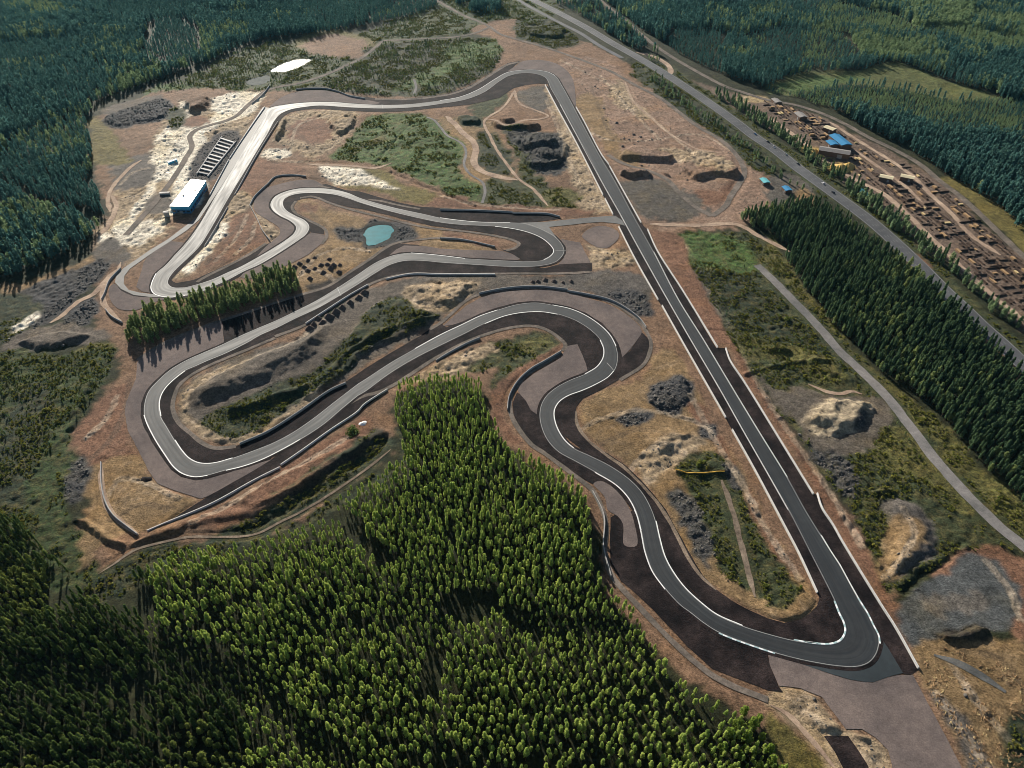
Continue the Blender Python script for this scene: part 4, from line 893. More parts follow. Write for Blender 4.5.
for i, (A, B) in enumerate(TRK):
    edge_line(A, .5, ZA + .03 + .002 * i, 'paint_worn', 'edge_line', -.5)
    edge_line(B, .5, ZA + .032 + .002 * i, 'paint_worn', 'edge_line', .5)
# brighter freshly painted stretches and the kerbs (map readings)
FRESH = [
 [(817.5,353.75-0) for _ in ()],
]
FRESH = [
 [(634.4,510),(637,516),(641,532.5),(645,552.5),(652.5,572),(665,589.4)],
 [(595,472.5),(615,484.4),(626,495),(633,506),(637,516),(641,530)],
 [(656,521),(660,538.7),(665,556.2),(672.5,570.6),(685,587.5),(702.5,603.7),(716.9,614.4),(742.5,625.6)],
 [(613.7,371),(607.5,377.5),(592.5,386),(581,391),(568.7,395.5),(559.4,401.6),(554.4,410.4),(555,421),(559.6,432.5),(566,441.5),(573.7,448)],
 [(552.5,305),(570,308.7),(585,315),(600,325),(610,335),(616,346)],
 [(600,340),(603.6,349),(603,357.5),(600,363),(596,367.5),(585,374)],
 [(415,348.7),(440,335),(463.7,323.8),(480,316),(497.5,310)],
 [(485,323.7),(505,316),(523.7,312.5),(542.5,312),(557.5,314.4)],
 [(144,415),(147,423.7),(155,439.4),(165,455),(173.7,467),(182.5,473.7),(195,477),(207.5,475.6)],
 [(185,371),(175,378.7),(166,387.5),(161,396),(159.4,405),(161,416)],
 [(175,440),(182.5,451),(190,458.7),(200,463),(213.7,463),(232.5,458)],
 [(226,470.5),(242.5,466.5),(261,460),(286,447.5),(300,439.5)],
 [(495,226.5),(512.5,228.7),(530,233),(542.5,238.7),(551,246),(553.6,251),(551,255.6),(543.7,260)],
 [(411,253),(436,255),(465,258.5)],
 [(440,217.8),(458,220.2),(477.5,222),(510,222.7)],
 [(440,100.6),(458.7,97.3),(477.5,90),(493.7,80),(507.5,72.5),(520,70.4),(535,70),(547.5,72),(555,75.6)],
 [(840,565),(850,583.5),(859.4,600),(867.5,613)],
 [(821,535),(830,550),(840,565)],
 [(560,104.5),(573.7,130),(602.5,183.5),(618.7,212),(640.6,252),(667.5,300),(690.6,340),(720,390),(742.5,430),(767.5,473.7),(788,510)],
 [(653.7,251.7),(678.7,300),(703.7,340),(733.7,390),(758,430),(787.5,477.5)],
 [(185,295.8),(168.7,297.3),(155,294.3),(151,288.7),(152,282.5),(156,273.7)],
]
for i, pts in enumerate(FRESH):
    P = catmull(GA(pts), step=2)
    edge_line(P, .7 if i not in (18, 19) else .5, ZA + .05 + .0015 * i, 'paint', 'fresh_edge_line')
def kerb(pts, w):
    """solid rumble kerb, 5 cm proud, painted in alternate blocks"""
    P = evenly(catmull(GA(pts), step=1.0), 1.3); N = normals(P); n = len(P)
    V = []; Fq = []; mi = []
    for i in range(n):
        for o, z in ((-w / 2, ZA + .02), (-w / 2 + .15, ZA + .1), (w / 2 - .15, ZA + .1), (w / 2, ZA + .02)):
            V.append((P[i, 0] + N[i, 0] * o, P[i, 1] + N[i, 1] * o, z))
    for i in range(n - 1):
        for k in range(3):
            Fq.append((i * 4 + k, (i + 1) * 4 + k, (i + 1) * 4 + k + 1, i * 4 + k + 1)); mi.append(0 if (i // 2) % 2 else 1)
    me = mesh_pydata('kerb', V, Fq); o = link('kerb', me, [M['kerb_white'], M['kerb_teal']], kind='structure')
    me.polygons.foreach_set('material_index', mi)
kerb([(834.5,601),(839.4,613.7),(843.7,622.5),(845.3,630.6),(843,637),(838.7,641.3),(830,643.9),(818,643.7),(805,642)], 1.2)
kerb([(858,598),(867.5,613),(873.7,625.6),(878.7,635.5),(880,643.7)], 1.0)
kerb([(718.7,633.2),(732,638.8),(746,643.9),(760,648.7),(775,653.6)], 1.0)
kerb([(793.7,639.8),(806,642),(818,643.3)], 1.0)
# starting grid ticks and cross lines
for (a, b) in (((607,363),(614,371)), ((555,251),(566,250.5)), ((382,104.6),(383,108.8)), ((337,287),(341,296))):
    edge_line(resub(GA([a, b]), 1, False), .6, ZA + .12, 'paint_worn', 'cross_line')
# highway paint
hw = [P for (r, P) in zip(ROADS, ROADP) if r[0] == 'highway'][0]
for o in (-8, 8):
    link('road_line', ribbon_mesh('road_line', hw + normals(hw) * o, .5, ZS + .09, 0, 1), M['paint_worn'], kind='structure')
s = arclen(hw); V = []; Fq = []; Nn = normals(hw)
for off in (-3.2, 3.2, 0):
    for a in np.arange(0, s[-1] - 6, 12.0):
        q = [np.array([np.interp(t, s, hw[:, 0]), np.interp(t, s, hw[:, 1])]) for t in (a, a + 4)]
        nrm = np.array([np.interp(a, s, Nn[:, 0]), np.interp(a, s, Nn[:, 1])]); b0 = len(V)
        for p, sg in ((q[0], -1), (q[1], -1), (q[1], 1), (q[0], 1)):
            pp = p + nrm * (off + .16 * sg); V.append((pp[0], pp[1], ZS + .092))
        Fq.append((b0, b0 + 1, b0 + 2, b0 + 3))
link('lane_dashes', mesh_pydata('lane_dashes', V, Fq), M['paint_worn'], kind='structure')
for k, P in PONDP.items():
    link('pond_water', poly_mesh('pond', [P], -.15), M[k], kind='structure')

# ---- barriers: each run of wall is a thing
BARRIERS = [
 ([(545,85),(557.5,108.7),(576,142.5),(603,195.4)], 'concrete', 'white concrete barrier left of the straight, from its far end to above the cross road'),
 ([(605,199),(613,214.7)], 'concrete', 'short white barrier just above the cross road, left of the straight'),
 ([(618.7,227),(631,251.6),(640.6,269.5),(658,300)], 'concrete', 'white barrier left of the straight running down from the cross road'),
 ([(662,306),(685.6,348),(725.6,418)], 'concrete', 'white barrier left of the straight beside the dark boulder pile'),
 ([(732,430),(755,471),(784,525.6),(798.7,553.7),(817,593)], 'concrete', 'white barrier left of the straight ending above the front hairpin'),
 ([(576,107.5),(583.7,121),(602,155.6),(609,165)], 'concrete', 'white barrier right of the straight starting at the far gravel trap'),
 ([(609.5,166.5),(641,223)], 'concrete', 'white barrier right of the straight ending at the cross road'),
 ([(647.5,229.7),(657.5,251.6),(682.5,290.7),(717.5,348)], 'concrete', 'long white barrier right of the straight beside the green heath'),
 ([(725.6,348.7),(730,361),(745,383.7),(777,435.6),(813,494.4)], 'concrete', 'white barrier with a bent upper end right of the straight, below the marshal opening'),
 ([(817,493.7),(822,508.7),(833,525.6),(842.5,542.5),(881,605.6),(895,627.5),(918,668.5)], 'concrete', 'white barrier right of the straight running past the front hairpin'),
 ([(387.5,390),(363.7,405.6),(358,412),(330,431),(300,452.5),(281,465.5)], 'concrete', 'white barrier above the reddish bank along the downhill run'),
 ([(280,468),(256,480),(212.5,504),(165,524),(147.5,531.5)], 'concrete', 'white barrier below the gravel trap of the broad left bend'),
 ([(436,361.5),(448.7,353.7),(468,343.5),(480,338.5)], 'concrete_grey', 'grey barrier beside the sandy edge above the forest'),
 ([(306,324),(327.5,310),(350,295.5),(368,285.3)], 'concrete', 'white barrier over the row of dark heaps beside the mound'),
 ([(386,279.5),(411,274.5),(440,274.8),(495,274.8)], 'concrete', 'white barrier under the teardrop arm'),
 ([(230,158.7),(240,143.5),(252,126),(265,107.5)], 'concrete', 'white pit wall between pit lane and main straight, far half'),
 ([(210,195.6),(220,177),(229,160.5)], 'concrete', 'white pit wall between pit lane and main straight, near half'),
 ([(235,195.6),(257.5,155),(278,122.5)], 'concrete_grey', 'grey barrier along the inner side of the main straight'),
 ([(205,247),(213,234),(228,208)], 'concrete_grey', 'grey barrier beside the white sand at the lower main straight'),
 ([(306,177),(290,175.6),(276,177.5),(267.5,185),(255,197),(250,206)], 'concrete_grey', 'dark curved wall round the outside of the esses'),
 ([(250,206),(257.5,220),(262.5,231),(270,241)], 'concrete_grey', 'dark wall below the esses beside the tan sand'),
 ([(440,210.4),(475,211),(512.5,212.7)], 'concrete_grey', 'dark wall along the upper arm before the cross road'),
 ([(512.5,213.7),(530,213.8),(547.5,214.4),(560,217.5)], 'concrete_grey', 'short dark wall ending beside the link road'),
 ([(440,238.7),(460,240),(478,243.5),(495,247.5)], 'concrete_grey', 'dark wall inside the teardrop hairpin'),
 ([(121,269),(110,281),(105,293.7),(102,300)], 'concrete_grey', 'dark wall round the outside of the far left hairpin'),
 ([(106,310),(112,317),(122.5,323)], 'concrete_grey', 'short dark wall below the far left hairpin'),
 ([(561,352),(545,361.5),(531,369.5),(517.5,382),(509,397.5),(507.5,410)], 'concrete_grey', 'dark curved wall round the gravel of the front right bend'),
 ([(479,294),(505,289),(536,287),(567.5,290)], 'concrete_grey', 'dark wall along the top of the big gravel bend'),
 ([(567.5,291.5),(590,295.6),(610,300.6),(627.5,310),(640,320),(646,328)], 'concrete_grey', 'dark wall round the right side of the big gravel bend'),
 ([(592.5,492),(604,517),(603.5,548),(611,577)], 'concrete_grey', 'grey wall along the edge of the front forest'),
 ([(346,383.7),(330,391),(297.5,413.7),(267.5,432.5),(240,444.5)], 'concrete_grey', 'dark wall along the upper edge of the downhill run'),
 ([(101.5,463),(102,485),(106,503),(114,516),(126,526),(138,535)], 'concrete_grey', 'thin dark kerb wall curving over the tan grass'),
 ([(270,86),(262,96),(252,104)], 'concrete_grey', 'dark wall at the top end of the paddock'),
 ([(296,90),(310,88.8),(325,89),(338,92),(350,96.5),(365,99.2)], 'concrete_grey', 'dark wall outside the top left bend'),
]
for pts, mt, lab in BARRIERS:
    P = catmull(GA(pts), step=2) if len(pts) > 2 else resub(GA(pts), 2, False)
    o = link('concrete_barrier', extrude_strip('concrete_barrier', P, 1.15 if mt == 'concrete' else 1.0, 1.6 if mt == 'concrete' else 2.0, -.3), M[mt])
    tag(o, lab, 'barrier', 'barrier walls along the circuit')
# ================================================================== TREES
NR = np.random.default_rng(11)
def cards_mesh(name, centers, radii, ncards, size, seed, droop=0.0, core=None, tri=True):
    """sprays of foliage: many small leaf-clump faces spread round clump centres"""
    r = np.random.default_rng(seed); V = []; F = []
    for c, rad in zip(centers, radii):
        for _ in range(ncards):
            d = r.normal(size=3); d /= np.linalg.norm(d)
            p = c + d * rad * r.uniform(.45, 1.05)
            nrm = d + np.array([0, 0, .55]) + r.normal(size=3) * .35; nrm /= np.linalg.norm(nrm)
            t = np.cross(nrm, r.normal(size=3)); t /= np.linalg.norm(t); b = np.cross(nrm, t)
            s = size * r.uniform(.6, 1.35); i = len(V)
            if tri:
                V += [p - t * s * .6, p + t * s * .6 - b * s * .25, p + b * s * .85 - np.array([0, 0, droop * s])]; F.append((i, i + 1, i + 2))
            else:
                V += [p - t * s * .5 - b * s * .35, p + t * s * .55 - b * s * .3, p + t * s * .4 + b * s * .5, p - t * s * .45 + b * s * .4]; F.append((i, i + 1, i + 2, i + 3))
    if core is not None:
        (cx, cy, cz), (rx, ry, rz) = core
        bm = bmesh.new(); bmesh.ops.create_icosphere(bm, subdivisions=2, radius=1)
        i0 = len(V)
        for v in bm.verts:
            k = r.uniform(.7, 1.1); V.append(np.array([cx + v.co.x * rx * k, cy + v.co.y * ry * k, cz + v.co.z * rz * k]))
        for f in bm.faces: F.append(tuple(i0 + v.index for v in f.verts))
        bm.free()
    return mesh_pydata(name, V, F)
def crown_pine(name, H, rad, base, nclump, ncard, size, seed, shape='round'):
    r = np.random.default_rng(seed); C = []; Rr = []
    top = H; b = base * H
    for k in range(nclump):
        t = (k + r.uniform(.1, .9)) / nclump
        z = b + (top - b) * t
        if shape == 'cone': prof = (1 - t) ** .8 * .95 + .06
        elif shape == 'ovoid': prof = 1.25 * (1 - t) ** .75 * (t + .12) ** .38 + .04
        elif shape == 'wide': prof = math.sqrt(max(0.02, 1 - (2 * t - .9) ** 2))
        else: prof = math.sqrt(max(.02, 1 - ((t - .38) / .64) ** 2)) * (1 if t > .2 else .55 + t * 2.2)
        a = k * 2.4 + r.uniform(-.5, .5); q = rad * prof * r.uniform(.2, .7)
        C.append(np.array([math.cos(a) * q, math.sin(a) * q, z])); Rr.append(rad * (.26 + .2 * prof) * r.uniform(.8, 1.2))
    return cards_mesh(name, C, Rr, ncard, size, seed + 1, .3, ((0, 0, b + (top - b) * .46), (rad * .26, rad * .26, (top - b) * .32)))
def trunk_mesh(name, H, r0, seed):
    r = np.random.default_rng(seed); V = []; F = []; n = 6; L = 5
    bend = r.normal(size=2) * .15
    for k in range(L):
        t = k / (L - 1); rr = r0 * (1 - .8 * t)
        for j in range(n):
            a = j * math.tau / n
            V.append((math.cos(a) * rr + bend[0] * t * t * 2, math.sin(a) * rr + bend[1] * t * t * 2, H * .92 * t - .4))
    for k in range(L - 1):
        for j in range(n): F.append((k * n + j, k * n + (j + 1) % n, (k + 1) * n + (j + 1) % n, (k + 1) * n + j))
    # a few bare limbs
    for q in range(5):
        z = H * r.uniform(.3, .8); a = r.uniform(0, 6.28); l = H * .1; i = len(V)
        d = np.array([math.cos(a), math.sin(a), .35]); s = r0 * .25
        for (ox, oz) in ((-s, 0), (s, 0), (0, s * 1.5)):
            V.append((-math.sin(a) * ox, math.cos(a) * ox, z + oz))
        V.append(tuple(np.array([0, 0, z]) + d * l)); F += [(i, i + 1, i + 3), (i + 1, i + 2, i + 3), (i + 2, i, i + 3)]
    return mesh_pydata(name, V, F)
def joined_tree(name, crown, trunk, mat):
    """crown and trunk in one mesh: source for the uncountable far woods"""
    V = [tuple(v.co) for v in crown.vertices]; F = [tuple(p.vertices) for p in crown.polygons]; n = len(V); nf = len(F)
    V += [tuple(v.co) for v in trunk.vertices]; F += [tuple(n + i for i in p.vertices) for p in trunk.polygons]
    me = mesh_pydata(name, V, F); me.materials.append(M[mat]); me.materials.append(M['bark'])
    me.polygons.foreach_set('material_index', [0] * nf + [1] * (len(F) - nf)); return me

def scatter_points(polys, spacing, holes=(), seed=0, keep=1.0, jitter=.42, avoid_flat=True):
    r = np.random.default_rng(seed); out = []
    HP = [catmull(GA(h), closed=True, step=8) for h in holes]
    for pts in polys:
        P = catmull(GA(pts), closed=True, step=10)
        x0, y0 = P.min(0); x1, y1 = P.max(0)
        gx, gy = np.meshgrid(np.arange(x0, x1, spacing), np.arange(y0, y1, spacing * .87))
        gx = gx + (np.arange(gx.shape[0]) % 2)[:, None] * spacing / 2
        gx = gx + r.uniform(-jitter, jitter, gx.shape) * spacing; gy = gy + r.uniform(-jitter, jitter, gx.shape) * spacing
        X = gx.ravel(); Y = gy.ravel()
        wx = X + fbm(X, Y, 25, 71, 2) * 5; wy = Y + fbm(X, Y, 25, 72, 2) * 5
        m = point_in(P, wx, wy) & (r.uniform(size=X.shape) < keep)
        for h in HP: m &= ~point_in(h, wx, wy)
        if avoid_flat:
            i = np.clip(np.searchsorted(XS, X), 0, len(XS) - 1); j = np.clip(np.searchsorted(YS, Y), 0, len(YS) - 1)
            m &= ~F[j, i]
        out.append(np.stack([X[m], Y[m]], 1))
    P = np.concatenate(out); return P
def project(P, z=0.0):
    X, Y = P[:, 0], P[:, 1]; dz = z - HCAM
    depth = Y * CP - dz * SP; up = Y * SP + dz * CP
    return 512 + FPX * X / depth, 384 - FPX * up / depth, depth

def stuff(name, P, protos, scl, label, cat, idx=None, group=None, zoff=0.0, seed=1, squash=None):
    """one object scattering copies of the source meshes over its own points"""
    r = np.random.default_rng(seed); n = len(P)
    Z = height(P[:, 0], P[:, 1]) + zoff
    me = bpy.data.meshes.new(name); me.vertices.add(n)
    me.vertices.foreach_set('co', np.stack([P[:, 0], P[:, 1], Z], 1).astype(np.float32).ravel())
    a = me.attributes.new('turn', 'FLOAT_VECTOR', 'POINT')
    rot = np.zeros((n, 3), np.float32); rot[:, 2] = r.uniform(0, 6.28, n); rot[:, 0] = r.normal(0, .04, n); rot[:, 1] = r.normal(0, .04, n)
    a.data.foreach_set('vector', rot.ravel())
    a = me.attributes.new('size', 'FLOAT_VECTOR', 'POINT')
    s3 = np.stack([scl * r.uniform(.88, 1.12, n), scl * r.uniform(.88, 1.12, n), scl * (squash if squash is not None else r.uniform(.9, 1.1, n))], 1)
    a.data.foreach_set('vector', s3.astype(np.float32).ravel())
    a = me.attributes.new('pick', 'INT', 'POINT')
    if idx is None: idx = r.integers(0, len(protos), n)
    a.data.foreach_set('value', np.asarray(idx, np.int32))
    o = link(name, me)
    col = bpy.data.collections.new(name + '_sources')
    for i, pm in enumerate(protos):
        po = bpy.data.objects.new('%s_source_%02d' % (name, i), pm); col.objects.link(po)
    ng = bpy.data.node_groups.new(name + '_scatter', 'GeometryNodeTree')
    ng.interface.new_socket('Geometry', in_out='INPUT', socket_type='NodeSocketGeometry')
    ng.interface.new_socket('Geometry', in_out='OUTPUT', socket_type='NodeSocketGeometry')
    gi = ng.nodes.new('NodeGroupInput'); go = ng.nodes.new('NodeGroupOutput')
    ip = ng.nodes.new('GeometryNodeInstanceOnPoints'); ci = ng.nodes.new('GeometryNodeCollectionInfo')
    ci.inputs['Collection'].default_value = col; ci.inputs['Separate Children'].default_value = True; ci.inputs['Reset Children'].default_value = True
    def na(nm_, t):
        q = ng.nodes.new('GeometryNodeInputNamedAttribute'); q.data_type = t; q.inputs['Name'].default_value = nm_; return q.outputs['Attribute']
    e2r = ng.nodes.new('FunctionNodeEulerToRotation')
    ng.links.new(na('turn', 'FLOAT_VECTOR'), e2r.inputs[0])
    ng.links.new(gi.outputs[0], ip.inputs['Points']); ng.links.new(ci.outputs[0], ip.inputs['Instance'])
    ip.inputs['Pick Instance'].default_value = True
    ng.links.new(na('pick', 'INT'), ip.inputs['Instance Index']); ng.links.new(e2r.outputs[0], ip.inputs['Rotation'])
    ng.links.new(na('size', 'FLOAT_VECTOR'), ip.inputs['Scale']); ng.links.new(ip.outputs[0], go.inputs[0])
    md = o.modifiers.new('scatter', 'NODES'); md.node_group = ng
    tag(o, label, cat, group, 'stuff'); return o

# ---- sources
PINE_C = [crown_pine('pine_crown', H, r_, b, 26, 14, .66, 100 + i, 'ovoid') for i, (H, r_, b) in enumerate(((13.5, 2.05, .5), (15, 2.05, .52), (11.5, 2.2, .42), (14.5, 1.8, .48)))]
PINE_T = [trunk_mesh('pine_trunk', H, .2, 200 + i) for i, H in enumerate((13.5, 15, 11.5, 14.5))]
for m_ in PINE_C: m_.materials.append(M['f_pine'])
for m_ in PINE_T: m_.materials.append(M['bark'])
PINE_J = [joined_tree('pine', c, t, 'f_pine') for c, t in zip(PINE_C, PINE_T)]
DARK_C = [crown_pine('spruce_crown', H, r_, b, 26, 13, .95, 130 + i, s) for i, (H, r_, b, s) in enumerate(((16, 2.1, .28, 'ovoid'), (18, 2.1, .18, 'cone'), (13, 2.4, .25, 'wide'), (17, 1.9, .22, 'ovoid')))]
DARK_T = [trunk_mesh('spruce_trunk', H, .26, 230 + i) for i, H in enumerate((16, 18, 13, 17))]
for m_ in DARK_C: m_.materials.append(M['f_pine_dark'])
for m_ in DARK_T: m_.materials.append(M['bark'])
DARK_J = [joined_tree('spruce', c, t, 'f_pine_dark') for c, t in zip(DARK_C, DARK_T)]
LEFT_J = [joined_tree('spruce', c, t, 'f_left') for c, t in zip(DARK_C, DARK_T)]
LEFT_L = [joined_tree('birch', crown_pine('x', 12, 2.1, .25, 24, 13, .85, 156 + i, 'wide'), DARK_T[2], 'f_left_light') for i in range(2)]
DARK_L = [joined_tree('birch', crown_pine('x', 13, 2.4, .25, 24, 13, .9, 150 + i, 'wide'), DARK_T[2], 'f_strip') for i in range(2)]
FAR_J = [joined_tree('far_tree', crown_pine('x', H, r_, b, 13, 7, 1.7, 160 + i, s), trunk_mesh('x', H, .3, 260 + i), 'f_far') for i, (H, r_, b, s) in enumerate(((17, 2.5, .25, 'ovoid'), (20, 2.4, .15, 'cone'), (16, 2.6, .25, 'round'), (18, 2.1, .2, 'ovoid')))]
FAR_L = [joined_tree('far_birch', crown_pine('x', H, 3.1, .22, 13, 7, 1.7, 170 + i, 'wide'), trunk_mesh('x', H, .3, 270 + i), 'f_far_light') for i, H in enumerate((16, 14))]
SHRUB = []
for i in range(4):
    r_ = np.random.default_rng(300 + i); k = 4 + i
    C = [np.array([r_.normal() * .7, r_.normal() * .7, .35 + r_.uniform(0, .4)]) for _ in range(k)]
    sm = cards_mesh('shrub', C, [.6] * k, 9, .6, 310 + i, 0); sm.materials.append(M['f_heath']); SHRUB.append(sm)
def rock_mesh(name, seed, mat, sub=1):
    r = np.random.default_rng(seed); bm = bmesh.new(); bmesh.ops.create_icosphere(bm, subdivisions=sub, radius=1)
    for v in bm.verts: v.co *= r.uniform(.65, 1.2)
    for v in bm.verts: v.co.z = max(v.co.z * .75, -.3)
    me = bpy.data.meshes.new(name); bm.to_mesh(me); bm.free(); me.materials.append(M[mat]); return me
ROCKS = [rock_mesh('rock', 400 + i, 'rock') for i in range(5)]

# ---- the front forest
F_FRONT = [(398,393),(412,386),(440,383),(480,386),(484,400),(492,425),(508,446),(532,466),(560,482),(578,496),(588,520),(588,555),(600,576),(612,595),(632,618),(645,640),(662,660),(687,685),(720,704),(748,728),(766,746),(784,772),(810,830),(700,850),(500,850),(250,850),(0,850),(-120,850),(-120,700),(-60,600),(-30,540),(8,520),(37,544),(60,560),(74,580),(100,596),(135,580),(175,558),(256,548),(301,532),(338,518),(342,502),(381,482),(404,460),(400,425)]
GAPS = [
 [(150,622),(185,640),(225,655),(258,668),(290,712),(340,747),(365,768),(345,778),(290,748),(250,708),(200,692),(160,660)],
 [(343,508),(352,520),(376,552),(398,570),(390,574),(365,558),(344,535)],
 [(425,655),(441,655),(443,700),(427,705)],
 [(508,620),(560,624),(612,624),(624,636),(560,644),(508,638)],
 [(20,668),(60,655),(95,665),(120,692),(95,700),(40,692)],
 [(52,568),(76,582),(70,610),(50,612)],
 [(95,592),(135,578),(158,590),(156,620),(125,614)],
 [(440,600),(470,590),(505,600),(500,616),(470,625),(445,620)],
 [(240,500),(330,480),(380,445),(410,452),(385,486),(340,505),(330,520),(260,545)],
]
P = scatter_points([F_FRONT], 3.85, GAPS[1:3] + GAPS[5:8], 21)
u, v, dep = project(P)
# clumps and openings
dn = fbm(P[:, 0], P[:, 1], 45, 81, 3)
keepm = NR.uniform(size=len(P)) < np.clip(.93 + dn * .8, .45, 1)
P, u, v, dep, dn = (a[keepm] for a in (P, u, v, dep, dn))
left_wood = (u < 250) & (v > 575 + (u * -.05)) & ((u < 150) | (v > 640 + (u - 150) * .3))
left_wood |= (u < 90)
scl_all = .95 + .25 * fbm(P[:, 0], P[:, 1], 55, 83, 2) + NR.normal(0, .16, len(P))
scl_all = np.clip(scl_all, .4, 1.4) * .8
GP = [catmull(GA(g), closed=True, step=8) for g in (GAPS[0], GAPS[3], GAPS[4])]
low = np.zeros(len(P), bool)
for g in GP: low |= point_in(g, P[:, 0], P[:, 1])
scl_all = np.where(low, scl_all * .6, scl_all)
young = (v < 560) & (u > 240) & (u < 350)
scl_all = np.where(young, scl_all * .8, scl_all)
pines = ~left_wood
order = np.argsort(dep)
inview = (v < 778) & (u > -8) & (u < 1030)
sel = [i for i in order if pines[i] and inview[i]][:300]
selm = np.zeros(len(P), bool); selm[sel] = True
def plant_source(rootname, cm, tm, label, cat, group):
    root = empty(rootname); link('trunk', tm, parent=root); link('crown', cm, parent=root)
    tag(root, label, cat, group); return root
def place(root, p, s, rz):
    root.location = (p[0], p[1], float(height(np.array([p[0]]), np.array([p[1]]))[0])); root.scale = (s, s, s * NR.uniform(.92, 1.1)); root.rotation_euler = (NR.normal(0, .03), NR.normal(0, .03), rz)
srcs = [None] * 4
for q, i in enumerate(sel):
    k = int(NR.integers(0, 4))
    if srcs[k] is None:
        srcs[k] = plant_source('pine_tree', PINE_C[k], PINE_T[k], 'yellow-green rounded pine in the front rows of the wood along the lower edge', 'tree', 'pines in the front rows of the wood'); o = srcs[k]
    else: o = copy_tree(srcs[k])
    place(o, P[i], scl_all[i], NR.uniform(0, 6.28))
rest = pines & ~selm
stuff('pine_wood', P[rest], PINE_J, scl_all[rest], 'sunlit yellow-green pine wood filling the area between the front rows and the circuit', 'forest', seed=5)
lw = left_wood
mixn = fbm(P[:, 0], P[:, 1], 35, 85, 2) + NR.normal(0, .3, len(P))
idx = np.where(mixn[lw] > .22, 4 + NR.integers(0, 2, lw.sum()), NR.integers(0, 4, lw.sum()))
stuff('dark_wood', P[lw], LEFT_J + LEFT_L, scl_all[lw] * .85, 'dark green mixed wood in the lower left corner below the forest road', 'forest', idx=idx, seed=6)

STRIP_C = [crown_pine('strip_crown', H, r_, .1, 26, 14, .95, 140 + i, s) for i, (H, r_, s) in enumerate(((14, 2.9, 'wide'), (15, 2.8, 'ovoid'), (11, 3.0, 'wide'), (13, 2.8, 'round')))]
STRIP_T = [trunk_mesh('strip_trunk', H, .22, 240 + i) for i, H in enumerate((14, 15, 11, 13))]
for m_ in STRIP_C: m_.materials.append(M['f_strip'])
for m_ in STRIP_T: m_.materials.append(M['bark'])
# ---- the strip of conifers between two runs of the track
F_STRIP = [(126,338),(132,321),(150,311),(170,306.5),(200,300),(236,289),(256,281),(272,273),(288,272),(297,283),(300,291),(270,301),(236,312),(200,323),(168,336),(146,347)]
P = scatter_points([F_STRIP], 5.0, (), 33, jitter=.4)
NR.shuffle(P); print('strip', len(P))
srcs = [None] * 4
for p in P[:290]:
    k = int(NR.integers(0, 4))
    if srcs[k] is None:
        srcs[k] = plant_source('spruce_tree', STRIP_C[k], STRIP_T[k], 'dark conifer in the narrow strip of wood throwing long shadows on the track', 'tree', 'conifers in the strip between two runs of track'); o = srcs[k]
    else: o = copy_tree(srcs[k])
    place(o, p, NR.choice([.5, .7, .9, 1.05]) * NR.uniform(.85, 1.15), NR.uniform(0, 6.28))
N_STRIP = len(P)

# ---- bright broadleaf trees at the lower right edge of the wood
BR_C = [crown_pine('birch_crown', 11, 3.4, .15, 26, 15, .9, 180 + i, 'wide') for i in range(2)]
BR_T = [trunk_mesh('birch_trunk', 11, .2, 280 + i) for i in range(2)]
for m_ in BR_C: m_.materials.append(M['f_broad'])
for m_ in BR_T: m_.materials.append(M['bark'])
src = [None, None]
for i, p in enumerate([(742,716),(750,728),(757,722),(735,728),(728,738),(745,742),(760,740),(768,752),(752,755),(738,758),(770,765),(722,752),(778,775),(757,768),(730,772)]):
    g = G(*p); k = i % 2
    if src[k] is None:
        src[k] = plant_source('birch_tree', BR_C[k], BR_T[k], 'bright green bushy birch at the lower right corner of the front wood', 'tree', 'bright birches at the corner of the wood'); o = src[k]
    else: o = copy_tree(src[k])
    place(o, g, NR.uniform(.7, 1.1), NR.uniform(0, 6.28))

